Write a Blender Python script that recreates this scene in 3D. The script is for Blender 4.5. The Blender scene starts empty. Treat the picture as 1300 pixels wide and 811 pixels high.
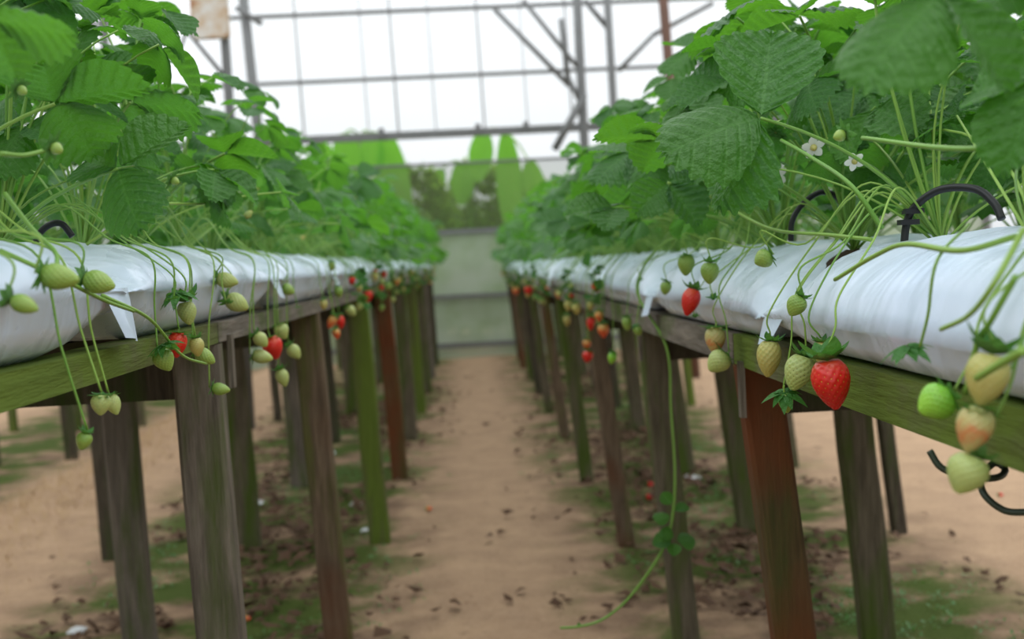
import bpy, math, random
from mathutils import Vector, Matrix, noise
random.seed(11)
S = bpy.context.scene
COL = S.collection
F, CXP, CYP = 1450.0, 650.0, 405.5          # focal length and centre in pixels of the 1300x811 frame
CAM = Vector((0, 0, 1.05))
ROLL = math.radians(3.0)

# ------------------------------------------------------------------ camera
def cam_axes():
    # the rows run along +Y; their vanishing point is seen at pixel (594, 336)
    d = Vector(((594-CXP)/F, (CYP-336)/F, -1)).normalized()
    up = Vector((-math.sin(ROLL), math.cos(ROLL), 0)); up = (up - d*up.dot(d)).normalized()
    rt = d.cross(up)
    # rows: world X, Y, Z in camera coordinates -> matrix camera-to-world
    return Matrix((rt, d, up))
R_CW = cam_axes()
cam_d = bpy.data.cameras.new('camera'); cam = bpy.data.objects.new('camera', cam_d); COL.objects.link(cam)
M4 = R_CW.to_4x4(); M4.translation = CAM; cam.matrix_world = M4
cam_d.sensor_width = 36; cam_d.lens = 36*F/1300; cam_d.clip_start = .02; cam_d.clip_end = 300
cam_d.dof.use_dof = True; cam_d.dof.focus_distance = 1.28; cam_d.dof.aperture_fstop = 5.0
S.camera = cam
# ------------------------------------------------------------------ overcast sky, exposure
SKY = 3.1          # zenith radiance of the overcast sky
W = bpy.data.worlds.new('overcast_sky'); S.world = W; W.use_nodes = True
_t = W.node_tree; bg = _t.nodes['Background']; bg.inputs[0].default_value = (.93, .97, 1.0, 1)
_g = _t.nodes.new('ShaderNodeTexCoord'); _s = _t.nodes.new('ShaderNodeSeparateXYZ'); _t.links.new(_g.outputs['Generated'], _s.inputs[0])
_c = _t.nodes.new('ShaderNodeMath'); _c.operation = 'MAXIMUM'; _c.inputs[1].default_value = 0; _t.links.new(_s.outputs[2], _c.inputs[0])
_m = _t.nodes.new('ShaderNodeMath'); _m.operation = 'MULTIPLY_ADD'; _m.inputs[1].default_value = 2*SKY/3; _m.inputs[2].default_value = SKY/3   # CIE overcast sky
_t.links.new(_c.outputs[0], _m.inputs[0]); _t.links.new(_m.outputs[0], bg.inputs[1])
S.view_settings.view_transform = 'Standard'; S.view_settings.look = 'None'
S.view_settings.exposure = -0.22; S.view_settings.gamma = 1.0; S.view_settings.use_curve_mapping = False

def ray(u, v): return (R_CW @ Vector(((u-CXP)/F, (CYP-v)/F, -1)))
def project(p):
    q = R_CW.transposed() @ (p-CAM)
    return (CXP-F*q.x/q.z, CYP+F*q.y/q.z) if q.z < -.05 else (-9999, -9999)
def at_x(u, v, X): r = ray(u, v); return CAM + r*(X/r.x)
def at_y(u, v, Y): r = ray(u, v); return CAM + r*(Y/r.y)
def at_z(u, v, Z): r = ray(u, v); return CAM + r*((Z-CAM.z)/r.z)

# ------------------------------------------------------------------ helpers
def mesh(name, v, f, mat=None, smooth=True, uv=None):
    m = bpy.data.meshes.new(name); m.from_pydata([tuple(p) for p in v], [], f)
    if mat: m.materials.append(mat)
    if uv:
        l = m.uv_layers.new(name='uv')
        for lp in m.loops: l.data[lp.index].uv = uv[lp.vertex_index]
    if smooth: m.polygons.foreach_set('use_smooth', [True]*len(m.polygons))
    m.update(); return m
def ob(name, me, parent=None, loc=None, mat4=None):
    o = bpy.data.objects.new(name, me); COL.objects.link(o)
    if parent: o.parent = parent
    if mat4 is not None: o.matrix_basis = mat4
    elif loc is not None: o.location = loc
    return o
def tag(o, label=None, cat=None, group=None, kind=None):
    for k, x in (('label', label), ('category', cat), ('group', group), ('kind', kind)):
        if x: o[k] = x
    return o
def empty(name, loc, label=None, cat=None, group=None, kind=None):
    return tag(ob(name, None, None, loc), label, cat, group, kind)
def box(v, f, lo, hi, skew=(0, 0), bev=0.0):
    b = len(v); (x0, y0, z0), (x1, y1, z1) = lo, hi
    if bev <= 0:
        for z, dx, dy in ((z0, 0, 0), (z1, skew[0], skew[1])):
            v += [(x0+dx, y0+dy, z), (x1+dx, y0+dy, z), (x1+dx, y1+dy, z), (x0+dx, y1+dy, z)]
        f += [[b, b+3, b+2, b+1], [b+4, b+5, b+6, b+7], [b, b+1, b+5, b+4], [b+1, b+2, b+6, b+5], [b+2, b+3, b+7, b+6], [b+3, b, b+4, b+7]]
def catmull(pts, n=8):
    P = [pts[0]+(pts[0]-pts[1])] + list(pts) + [pts[-1]+(pts[-1]-pts[-2])]; out = []
    for i in range(1, len(P)-2):
        a, b, c, d = P[i-1], P[i], P[i+1], P[i+2]
        for k in range(n):
            t = k/n
            out.append(.5*((2*b)+(c-a)*t+(2*a-5*b+4*c-d)*t*t+(3*b-a-3*c+d)*t**3))
    out.append(P[-2]); return out
def tube(v, f, path, r0, r1=None, sides=5, cap=True):
    r1 = r0 if r1 is None else r1; b0 = len(v); n = len(path); prev = None
    for i, p in enumerate(path):
        t = (path[min(i+1, n-1)]-path[max(i-1, 0)])
        t = t.normalized() if t.length > 1e-9 else Vector((0, 0, 1))
        ref = prev if prev else (Vector((1, 0, 0)) if abs(t.x) < .8 else Vector((0, 1, 0)))
        a = (ref - t*ref.dot(t)).normalized(); prev = a; c = t.cross(a); r = r0+(r1-r0)*i/(n-1)
        for k in range(sides):
            q = 2*math.pi*k/sides; v.append(p+(a*math.cos(q)+c*math.sin(q))*r)
    for i in range(n-1):
        for k in range(sides):
            k2 = (k+1) % sides; f.append([b0+i*sides+k, b0+i*sides+k2, b0+(i+1)*sides+k2, b0+(i+1)*sides+k])
    if cap:
        f.append([b0+k for k in range(sides)][::-1]); f.append([b0+(n-1)*sides+k for k in range(sides)])
def tube_mesh(name, path, r0, mat, r1=None, sides=5):
    v, f = [], []; tube(v, f, path, r0, r1, sides); return mesh(name, v, f, mat)
ORD = ['first', 'second', 'third', 'fourth', 'fifth', 'sixth', 'seventh', 'eighth', 'ninth', 'tenth', 'eleventh', 'twelfth', 'thirteenth', 'fourteenth']

# ------------------------------------------------------------------ materials
def new_mat(name):
    m = bpy.data.materials.new(name); m.use_nodes = True
    nt = m.node_tree; return m, nt, nt.nodes['Principled BSDF'], nt.nodes['Material Output']
def N(nt, t, **kw):
    n = nt.nodes.new(t)
    for k, x in kw.items():
        if k.startswith('_'): setattr(n, k[1:], x)
        else: n.inputs[k.replace('9', ' ')].default_value = x
    return n
def L(nt, a, b): nt.links.new(a, b)
def c4(c): return (c[0], c[1], c[2], 1)
def srgb(r, g, b):
    q = lambda x: ((x/255+.055)/1.055)**2.4 if x > 10 else x/255/12.92
    return (q(r), q(g), q(b), 1)
def noise_n(nt, scale, detail=4, coord='Object', rough=.55, vec=None, sc=(1, 1, 1)):
    n = N(nt, 'ShaderNodeTexNoise', Scale=scale, Detail=detail, Roughness=rough)
    if vec is None:
        tc = N(nt, 'ShaderNodeTexCoord'); vec = tc.outputs[coord]
    if sc != (1, 1, 1):
        mp = N(nt, 'ShaderNodeMapping'); mp.inputs['Scale'].default_value = sc; L(nt, vec, mp.inputs[0]); vec = mp.outputs[0]
    L(nt, vec, n.inputs['Vector']); return n.outputs['Fac']
def ramp(nt, fac, stops):
    r = N(nt, 'ShaderNodeValToRGB'); e = r.color_ramp.elements
    while len(e) > 1: e.remove(e[-1])
    e[0].position, e[0].color = stops[0][0], stops[0][1]
    for p, c in stops[1:]: x = e.new(p); x.color = c
    L(nt, fac, r.inputs[0]); return r.outputs[0]
def mix(nt, fac, a, b, mode='MIX'):
    m = N(nt, 'ShaderNodeMix', _data_type='RGBA', _blend_type=mode)
    for s, i in ((fac, 0), (a, 6), (b, 7)):
        if hasattr(s, 'is_output'): L(nt, s, m.inputs[i])
        else: m.inputs[i].default_value = s
    return m.outputs[2]
def mth(nt, op, a, b=0.0, c=None):
    m = N(nt, 'ShaderNodeMath', _operation=op)
    for i, s in enumerate((a, b) + ((c,) if c is not None else ())):
        if hasattr(s, 'is_output'): L(nt, s, m.inputs[i])
        else: m.inputs[i].default_value = s
    return m.outputs[0]
def bump(nt, bs, h, strength=.3, dist=.01):
    b = N(nt, 'ShaderNodeBump', Strength=strength, Distance=dist); L(nt, h, b.inputs['Height']); L(nt, b.outputs[0], bs.inputs['Normal'])
BW = lambda x: (x, x, x, 1)

def leaf_material(name, top_a, top_b, under, trans, tfac=.42, veins=True, rough=.46, spec=.38):
    m, nt, bs, out = new_mat(name)
    oi = N(nt, 'ShaderNodeObjectInfo'); geo = N(nt, 'ShaderNodeNewGeometry')
    top = mix(nt, oi.outputs['Random'], top_a, top_b)
    blot = noise_n(nt, 30, 3)
    top = mix(nt, mth(nt, 'MULTIPLY', blot, .5), top, (top_b[0]*1.3, top_b[1]*1.25, top_b[2]*.8, 1))
    if veins:
        uv = N(nt, 'ShaderNodeUVMap'); sx = N(nt, 'ShaderNodeSeparateXYZ'); L(nt, uv.outputs[0], sx.inputs[0])
        fr = mth(nt, 'FRACT', sx.outputs[0]); d = mth(nt, 'MINIMUM', fr, mth(nt, 'SUBTRACT', 1.0, fr))
        vein = mth(nt, 'MAXIMUM', mth(nt, 'LESS_THAN', d, .055), mth(nt, 'LESS_THAN', sx.outputs[1], .035))
        top = mix(nt, mth(nt, 'MULTIPLY', vein, .22), top, (.15, .34, .09, 1))
    col = mix(nt, geo.outputs['Backfacing'], top, under)
    L(nt, col, bs.inputs['Base Color']); bs.inputs['Roughness'].default_value = rough
    bs.inputs['Specular IOR Level'].default_value = spec
    bump(nt, bs, noise_n(nt, 9, 3), .35, .05)
    tr = N(nt, 'ShaderNodeBsdfTranslucent')
    tcol = mix(nt, oi.outputs['Random'], trans, (trans[0]*.75, trans[1]*.85, trans[2]*.9, 1))
    L(nt, tcol, tr.inputs[0])
    ms = N(nt, 'ShaderNodeMixShader'); ms.inputs[0].default_value = tfac
    L(nt, bs.outputs[0], ms.inputs[1]); L(nt, tr.outputs[0], ms.inputs[2]); L(nt, ms.outputs[0], out.inputs[0])
    return m
M_LEAF = leaf_material('strawberry_leaf', (.008, .058, .026, 1), (.046, .145, .018, 1), (.085, .20, .050, 1), (.15, .44, .022, 1), .37)
M_CALYX = leaf_material('calyx_green', (.025, .13, .02, 1), (.05, .18, .03, 1), (.11, .24, .07, 1), (.12, .36, .03, 1), .3, False)
M_BANANA = leaf_material('banana_leaf', (.10, .33, .03, 1), (.16, .42, .04, 1), (.18, .42, .06, 1), (.26, .62, .04, 1), .5, False, .45)
M_BUSH = leaf_material('bush_leaf', (.09, .22, .03, 1), (.15, .30, .04, 1), (.17, .28, .07, 1), (.30, .52, .05, 1), .5, False)
def stem_material(name, a, b, tf=.15):
    m, nt, bs, out = new_mat(name); oi = N(nt, 'ShaderNodeObjectInfo')
    L(nt, mix(nt, oi.outputs['Random'], a, b), bs.inputs['Base Color']); bs.inputs['Roughness'].default_value = .5
    bs.inputs['Subsurface Weight'].default_value = tf; bs.inputs['Subsurface Radius'].default_value = (.004, .006, .002)
    return m
M_STEM = stem_material('green_stem', (.13, .29, .035, 1), (.25, .40, .065, 1))
def berry_material(name, stops, rough=.32, spec=.5):
    # stops: colours along the fruit from calyx (0) to tip (1), broken up by noise
    m, nt, bs, out = new_mat(name)
    tc = N(nt, 'ShaderNodeTexCoord'); sx = N(nt, 'ShaderNodeSeparateXYZ'); L(nt, tc.outputs['Object'], sx.inputs[0])
    n = noise_n(nt, 2.2, 2)
    t = mth(nt, 'ADD', mth(nt, 'MULTIPLY', sx.outputs[2], -.85), mth(nt, 'MULTIPLY', mth(nt, 'SUBTRACT', n, .5), .9))
    L(nt, ramp(nt, t, stops), bs.inputs['Base Color'])
    bs.inputs['Roughness'].default_value = rough; bs.inputs['Specular IOR Level'].default_value = spec
    bs.inputs['Subsurface Weight'].default_value = .2; bs.inputs['Subsurface Radius'].default_value = (.4, .2, .1); bs.inputs['Subsurface Scale'].default_value = .12
    return m
BERRY = {
    'red': berry_material('ripe_red', [(0, (.62, .06, .02, 1)), (.2, (.66, .018, .010, 1)), (1, (.50, .008, .008, 1))]),
    'green': berry_material('unripe_green', [(0, (.17, .30, .05, 1)), (.6, (.25, .37, .07, 1)), (1, (.22, .34, .06, 1))], .4),
    'bright': berry_material('bright_green', [(0, (.16, .44, .03, 1)), (1, (.28, .55, .05, 1))], .35),
    'pale': berry_material('pale_green', [(0, (.33, .40, .12, 1)), (.5, (.40, .47, .16, 1)), (1, (.36, .44, .11, 1))], .4),
    'yellow': berry_material('yellow_green', [(0, (.40, .39, .11, 1)), (.5, (.46, .41, .13, 1)), (1, (.42, .35, .08, 1))], .4),
    'blush': berry_material('half_ripe', [(0, (.42, .41, .15, 1)), (.34, (.48, .38, .15, 1)), (.55, (.54, .20, .07, 1)), (.78, (.46, .37, .14, 1)), (1, (.43, .38, .12, 1))], .4),
    'orange': berry_material('ripening_orange', [(0, (.55, .36, .10, 1)), (.5, (.66, .14, .04, 1)), (1, (.68, .05, .02, 1))], .36)}
def plain(name, col, rough=.6, spec=.4, nz=0, ncol=None, nscale=20):
    m, nt, bs, out = new_mat(name); bs.inputs['Roughness'].default_value = rough; bs.inputs['Specular IOR Level'].default_value = spec
    if nz: L(nt, mix(nt, mth(nt, 'MULTIPLY', noise_n(nt, nscale), nz), col, ncol), bs.inputs['Base Color'])
    else: bs.inputs['Base Color'].default_value = col
    return m
M_SEED_Y = plain('seed_yellow', (.60, .36, .05, 1), .4)
M_SEED_G = plain('seed_green', (.10, .11, .015, 1), .45)
M_PETAL = plain('white_petal', (.80, .80, .74, 1), .5)
M_YELLOW = plain('flower_centre', (.62, .46, .05, 1), .6, .3, .8, (.35, .30, .03, 1), 200)
M_SOIL = plain('potting_soil', (.030, .020, .014, 1), .95, .1, .9, (.085, .055, .035, 1), 90)
M_TUBE = plain('black_tube', (.012, .012, .014, 1), .38)
M_HOSE = plain('grey_green_hose', (.035, .050, .030, 1), .45)
M_HOLE = plain('nail_hole', (.018, .010, .007, 1), .9)
M_PAPER = plain('white_scrap', (.66, .68, .68, 1), .6, .3, .5, (.42, .42, .40, 1), 60)
M_STEEL = plain('grey_steel', (.16, .17, .17, 1), .5, .5, .7, (.09, .08, .07, 1), 9)
M_RUSTBAR = plain('rust_brown_steel', (.17, .09, .06, 1), .7, .3, .8, (.09, .055, .045, 1), 12)
M_LITTER = plain('dead_leaf', (.060, .034, .022, 1), .85, .2, .9, (.16, .09, .05, 1), 6)
M_STRAW = plain('dry_straw', (.48, .33, .17, 1), .8, .2, .8, (.34, .22, .10, 1), 8)
M_BARK = plain('bark', (.16, .12, .08, 1), .9, .2, .8, (.08, .06, .04, 1), 12)

def film_material():
    m, nt, bs, out = new_mat('white_bag_film')
    n1 = noise_n(nt, 5, 3); L(nt, mix(nt, n1, srgb(222, 230, 244), srgb(198, 214, 238)), bs.inputs['Base Color'])
    dirt = noise_n(nt, 9, 3)
    L(nt, ramp(nt, dirt, [(.3, BW(.20)), (.7, BW(.40))]), bs.inputs['Roughness'])
    bs.inputs['Specular IOR Level'].default_value = .55
    st = noise_n(nt, 9, 2, 'Object', .45, None, (1, 2.2, .6))
    fine = noise_n(nt, 55, 2, 'Object', .5, None, (1, 1.5, .35))
    bump(nt, bs, mth(nt, 'ADD', st, mth(nt, 'MULTIPLY', fine, .05)), .40, .018)
    return m
M_FILM = film_material()

def wood_material(name, a, b, moss, moss_amt, stain=(.10, .03, .012, 1), stain_amt=0.0, along='z'):
    m, nt, bs, out = new_mat(name)
    oi = N(nt, 'ShaderNodeObjectInfo'); tc = N(nt, 'ShaderNodeTexCoord')
    off = N(nt, 'ShaderNodeVectorMath', _operation='ADD'); L(nt, tc.outputs['Object'], off.inputs[0])
    cmb = N(nt, 'ShaderNodeCombineXYZ'); r10 = mth(nt, 'MULTIPLY', oi.outputs['Random'], 37.0)
    for i in range(3): L(nt, r10, cmb.inputs[i])
    L(nt, cmb.outputs[0], off.inputs[1]); vec = off.outputs[0]
    grain = noise_n(nt, 14, 6, vec=vec, rough=.65, sc=(5, 5, .45) if along == 'z' else (5, .45, 5)); g2 = noise_n(nt, 3, 4, vec=vec)
    col = mix(nt, ramp(nt, grain, [(.3, BW(0)), (.7, BW(1))]), (a[0]*.45, a[1]*.43, a[2]*.40, 1), (b[0]*1.0, b[1]*.97, b[2]*.90, 1))
    col = mix(nt, mth(nt, 'MULTIPLY', g2, .6), col, (a[0]*.5, a[1]*.48, a[2]*.46, 1))
    ms = noise_n(nt, 4.5, 6, vec=vec, rough=.62, sc=(3.2, 3.2, .45) if along == 'z' else (1.5, .9, 1.5))
    mk = ramp(nt, mth(nt, 'ADD', ms, moss_amt-.5), [(.47, BW(0)), (.66, BW(1))])
    col = mix(nt, mk, col, mix(nt, grain, moss, (moss[0]*.5, moss[1]*.55, moss[2]*.5, 1)))
    if stain_amt:
        sk = ramp(nt, mth(nt, 'ADD', noise_n(nt, 3.2, 5, vec=vec, sc=(1, 1, .7)), stain_amt-.5), [(.42, BW(0)), (.62, BW(1))])
        col = mix(nt, sk, col, mix(nt, grain, stain, (stain[0]*.35, stain[1]*.4, stain[2]*.5, 1)))
    L(nt, col, bs.inputs['Base Color']); bs.inputs['Roughness'].default_value = .85; bs.inputs['Specular IOR Level'].default_value = .2
    bump(nt, bs, grain, .9, .008); return m
GREEN = (.085, .125, .018, 1)
M_WOOD = {
    'grey': wood_material('weathered_grey_wood', (.17, .145, .12, 1), (.27, .235, .20, 1), GREEN, .46),
    'moss': wood_material('mossy_wood', (.13, .11, .075, 1), (.21, .18, .13, 1), GREEN, .53),
    'green': wood_material('green_algae_wood', (.14, .13, .07, 1), (.20, .19, .10, 1), (.145, .20, .03, 1), .60),
    'dark': wood_material('dark_damp_wood', (.075, .06, .045, 1), (.135, .115, .085, 1), (.06, .09, .02, 1), .50),
    'rust': wood_material('rust_stained_wood', (.10, .075, .035, 1), (.17, .11, .05, 1), (.07, .09, .02, 1), .45, (.20, .062, .020, 1), .56),
    'brown': wood_material('brown_wood', (.15, .105, .07, 1), (.24, .18, .125, 1), (.12, .14, .025, 1), .47, (.19, .07, .03, 1), .42)}
M_RAIL = {
    'grey': wood_material('grey_rail_wood', (.20, .175, .15, 1), (.32, .28, .25, 1), (.10, .14, .03, 1), .47, along='y'),
    'moss': wood_material('mossy_rail_wood', (.16, .14, .10, 1), (.24, .21, .16, 1), (.11, .15, .025, 1), .56, along='y'),
    'green': wood_material('green_rail_wood', (.15, .14, .08, 1), (.21, .20, .12, 1), (.15, .21, .03, 1), .66, along='y'),
    'brown': wood_material('brown_rail_wood', (.19, .14, .10, 1), (.28, .22, .17, 1), (.12, .14, .025, 1), .44, along='y'),
    'dark': wood_material('dark_deck_wood', (.06, .05, .04, 1), (.11, .09, .07, 1), (.06, .09, .02, 1), .45, along='y')}
def ground_material():
    m, nt, bs, out = new_mat('sandy_ground')
    geo = N(nt, 'ShaderNodeNewGeometry'); P = geo.outputs['Position']
    sx = N(nt, 'ShaderNodeSeparateXYZ'); L(nt, P, sx.inputs[0])
    big = noise_n(nt, 1.1, 5, vec=P); mid = noise_n(nt, 6, 6, vec=P); fine = noise_n(nt, 70, 5, vec=P, rough=.7)
    col = mix(nt, ramp(nt, mid, [(.3, BW(0)), (.7, BW(1))]), srgb(178, 147, 116), srgb(152, 123, 97))
    col = mix(nt, mth(nt, 'MULTIPLY', ramp(nt, fine, [(.35, BW(0)), (.72, BW(1))]), .55), col, srgb(192, 164, 136))
    col = mix(nt, ramp(nt, noise_n(nt, 26, 4, vec=P), [(.62, BW(0)), (.74, BW(.55))]), col, srgb(104, 78, 60))
    # the strips below the two racks are mottled darker and carry algae and moss: distance from the rack centre lines
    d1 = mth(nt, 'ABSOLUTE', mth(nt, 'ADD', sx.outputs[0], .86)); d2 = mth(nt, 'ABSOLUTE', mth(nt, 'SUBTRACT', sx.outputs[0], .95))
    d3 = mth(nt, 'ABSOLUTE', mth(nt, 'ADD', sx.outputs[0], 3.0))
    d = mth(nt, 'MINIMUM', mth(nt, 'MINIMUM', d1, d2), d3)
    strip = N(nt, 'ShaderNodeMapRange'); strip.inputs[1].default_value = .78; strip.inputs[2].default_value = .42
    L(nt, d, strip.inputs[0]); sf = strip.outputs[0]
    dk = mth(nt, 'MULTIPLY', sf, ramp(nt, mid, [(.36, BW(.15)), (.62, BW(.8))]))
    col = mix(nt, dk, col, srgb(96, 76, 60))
    mossn = noise_n(nt, 2.3, 6, vec=P, rough=.62)
    mk = mth(nt, 'MULTIPLY', ramp(nt, mth(nt, 'ADD', mossn, mth(nt, 'MULTIPLY', sf, .10)), [(.53, BW(0)), (.64, BW(1))]), sf)
    col = mix(nt, mk, col, mix(nt, fine, (.045, .075, .012, 1), (.10, .13, .025, 1)))
    L(nt, col, bs.inputs['Base Color']); bs.inputs['Roughness'].default_value = .95; bs.inputs['Specular IOR Level'].default_value = .15
    bump(nt, bs, mth(nt, 'ADD', fine, mid), .5, .02); return m
M_GROUND = ground_material()
def sheet_material(name, col, transp, trans, rough=.5, ncol=None, nscale=2.0, nz=.8):
    m, nt, bs, out = new_mat(name)
    if ncol: L(nt, mix(nt, ramp(nt, noise_n(nt, nscale, 5), [(.5-nz/2, BW(0)), (.5+nz/2, BW(1))]), col, ncol), bs.inputs['Base Color'])
    else: bs.inputs['Base Color'].default_value = col
    bs.inputs['Roughness'].default_value = rough; bs.inputs['Specular IOR Level'].default_value = .25
    tl = N(nt, 'ShaderNodeBsdfTranslucent'); tl.inputs[0].default_value = col
    tp = N(nt, 'ShaderNodeBsdfTransparent')
    a = N(nt, 'ShaderNodeMixShader'); a.inputs[0].default_value = trans; L(nt, bs.outputs[0], a.inputs[1]); L(nt, tl.outputs[0], a.inputs[2])
    b = N(nt, 'ShaderNodeMixShader'); b.inputs[0].default_value = transp; L(nt, a.outputs[0], b.inputs[1]); L(nt, tp.outputs[0], b.inputs[2])
    L(nt, b.outputs[0], out.inputs[0]); return m
M_FILM_HI = sheet_material('clear_greenhouse_film', (.93, .95, .97, 1), .78, .7, .35, (.82, .86, .92, 1), 1.2, .3)
M_FILM_LO = sheet_material('algae_film', (.40, .46, .36, 1), .10, .25, .4, (.24, .33, .17, 1), 1.7, .25)
M_NET = sheet_material('shade_net', (.15, .20, .085, 1), .58, .3, .8, (.20, .21, .12, 1), 1.0, .3)
def rust_panel_mat():
    m, nt, bs, out = new_mat('rusty_white_paint')
    n = noise_n(nt, 7, 6, rough=.65)
    L(nt, ramp(nt, n, [(.42, srgb(205, 200, 192)), (.56, srgb(190, 168, 142)), (.64, srgb(160, 98, 48)), (.76, srgb(104, 60, 34))]), bs.inputs['Base Color'])
    bs.inputs['Roughness'].default_value = .7; return m
M_RUSTY = rust_panel_mat()

# ================================================================== SETTING
def make_ground():
    v, f = [], []; xs = [-9+18*i/180 for i in range(181)]; ys = [-3+26*i/208 for i in range(209)]
    for y in ys:
        for x in xs:
            p = Vector((x*1.4, y*1.4, 0)); z = .012*noise.noise(p) + .006*noise.noise(p*4.1)
            z += .09*math.exp(-((x+2.05)/.22)**2)*(1 if True else 0)*(.6+.4*noise.noise(Vector((0, y*.8, 3))))   # earth bank in the left alley
            v.append((x, y, z-.004))
    n = len(xs)
    for j in range(len(ys)-1):
        for i in range(n-1): f.append([j*n+i, j*n+i+1, (j+1)*n+i+1, (j+1)*n+i])
    o = ob('floor', mesh('floor', v, f, M_GROUND)); tag(o, 'sandy tan earth path and ground with mossy strips', 'ground', kind='structure')
    return o
make_ground()

YW = 13.0
def zpix(v): return at_y(600, v, YW).z
def wall_back():
    root = empty('wall_back', (0, YW, 0), 'greenhouse end wall of steel rails, film and shade net', 'wall', kind='structure')
    def rail(z, hh, dd=.04, m=M_STEEL, x0=-6.0, x1=6.0, y=0):
        v, f = [], []; box(v, f, (x0, y-dd/2, z-hh/2), (x1, y+dd/2, z+hh/2)); ob('rail', mesh('rail', v, f, m, False), root)
    zt = [zpix(437), zpix(375), zpix(293), zpix(206), zpix(168), zpix(95), zpix(10), zpix(10)+.8]
    rail(zt[0], .055, y=-.03); rail(zt[1], .045, y=-.03); rail(zt[2], .05, y=-.02); rail(zt[3], .028); rail(zt[4], .085, .06); rail(zt[5], .038); rail(zt[6], .04); rail(zt[7], .05)
    # film and net sheets, one per 1.5 m bay, slightly slack
    def sheet(name, x0, x1, z0, z1, m, sl, y):
        v, f = [], []; nx, nz = 12, 8
        for j in range(nz+1):
            for i in range(nx+1):
                x = x0+(x1-x0)*i/nx; z = z0+(z1-z0)*j/nz
                e = math.sin(math.pi*j/nz)
                v.append((x, y+sl*e*noise.noise(Vector((x*2.3, z*3.1, y))), z))
        for j in range(nz):
            for i in range(nx): a = j*(nx+1)+i; f.append([a, a+1, a+nx+2, a+nx+1])
        ob(name, mesh(name, v, f, m), root)
    for k in range(8):
        x0 = -6+1.5*k; x1 = x0+1.5
        sheet('film_panel', x0, x1, -.02, zt[0], M_FILM_LO, .03, .01)
        sheet('film_panel', x0, x1, zt[0], zt[1], M_FILM_LO, .05, .01)
        sheet('film_panel', x0, x1, zt[1], zt[2], M_FILM_LO, .06, .01)
        sheet('net_panel', x0, x1, zt[2], zt[3], M_NET, .05, .02)
        for a, b in ((4, 5), (5, 6), (6, 7)): sheet('film_panel', x0, x1, zt[a], zt[b], M_FILM_HI, .03, .03)
    # uprights and thin wires of the wall
    for k, u in enumerate((380, 462, 500, 548, 610, 665, 722)):
        p = at_y(u, 100, YW)
        ob('wire', tube_mesh('wire', [Vector((p.x+.02, 0, zt[4])), Vector((p.x-.03, 0, zt[7]))], .006 if k % 2 else .010, M_STEEL), root)
    for u in (372, 484, 607, 668):
        p = at_y(u, 165, YW); v, f = [], []; box(v, f, (p.x-.03, -.05, zt[4]-.01), (p.x+.03, .03, zt[4]+.09)); ob('bracket', mesh('bracket', v, f, M_STEEL, False), root)
    for x in (-6, -3.9, 3.6, 6):
        v, f = [], []; box(v, f, (x-.035, -.035, -.05), (x+.035, .035, zt[7])); ob('post', mesh('post', v, f, M_STEEL, False), root)
wall_back()

def strut(root, name, a, b, r, m=M_STEEL):
    ob(name, tube_mesh(name, [a-root.location, b-root.location], r, m, sides=8), root)
def gpost(name, label, u0, v0, u1, v1, Y, r, m, group=None):
    a = at_y(u0, v0, Y); b = at_y(u1, v1, Y); d = (b-a)/(b.z-a.z)
    top = a + d*(4.9-a.z); bot = a + d*(-.06-a.z)
    root = empty(name, Vector((bot.x, Y, 0)), label, 'post', group or 'steel greenhouse posts')
    strut(root, 'post', bot, top, r, m); return root
g1 = gpost('greenhouse_post', 'slender leaning steel post left of the end wall with clamp', 309, 0, 322, 118, 12.6, .055, M_STEEL)
strut(g1, 'clamp', at_y(300, 10, 12.55), at_y(332, 30, 12.5), .03)
g2 = gpost('greenhouse_post', 'grey steel post carrying the rusty panel, above left foliage', 283, 10, 289, 100, 7.9, .032, M_STEEL)
strut(g2, 'brace', at_y(228, 28, 7.9), at_y(284, 96, 7.88), .014); strut(g2, 'brace', at_y(250, 0, 7.9), at_y(230, 60, 7.9), .010)
g3 = gpost('greenhouse_post', 'dark steel post at the right end of the end wall beam', 733, 10, 741, 165, 12.5, .05, M_STEEL)
for a, b, r in (((628, 12), (722, 108), .028), ((664, 0), (732, 84), .026), ((742, 0), (772, 36), .03), ((712, 24), (722, 110), .03), ((742, 120), (704, 190), .04), ((722, 100), (736, 128), .03)):
    strut(g3, 'brace', at_y(a[0], a[1], 12.45), at_y(b[0], b[1], 12.45), r)
g4 = gpost('greenhouse_post', 'steel post with a long diagonal brace above right foliage', 771, 0, 778, 118, 12.3, .042, M_STEEL)
strut(g4, 'brace', at_y(785, 90, 12.25), at_y(830, 44, 12.25), .026); strut(g4, 'brace', at_y(830, 44, 12.25), at_y(905, 4, 12.25), .026)
g5 = gpost('greenhouse_post', 'reddish brown post just above the right rack foliage', 842, 0, 848, 70, 9.6, .042, M_RUSTBAR)
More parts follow.
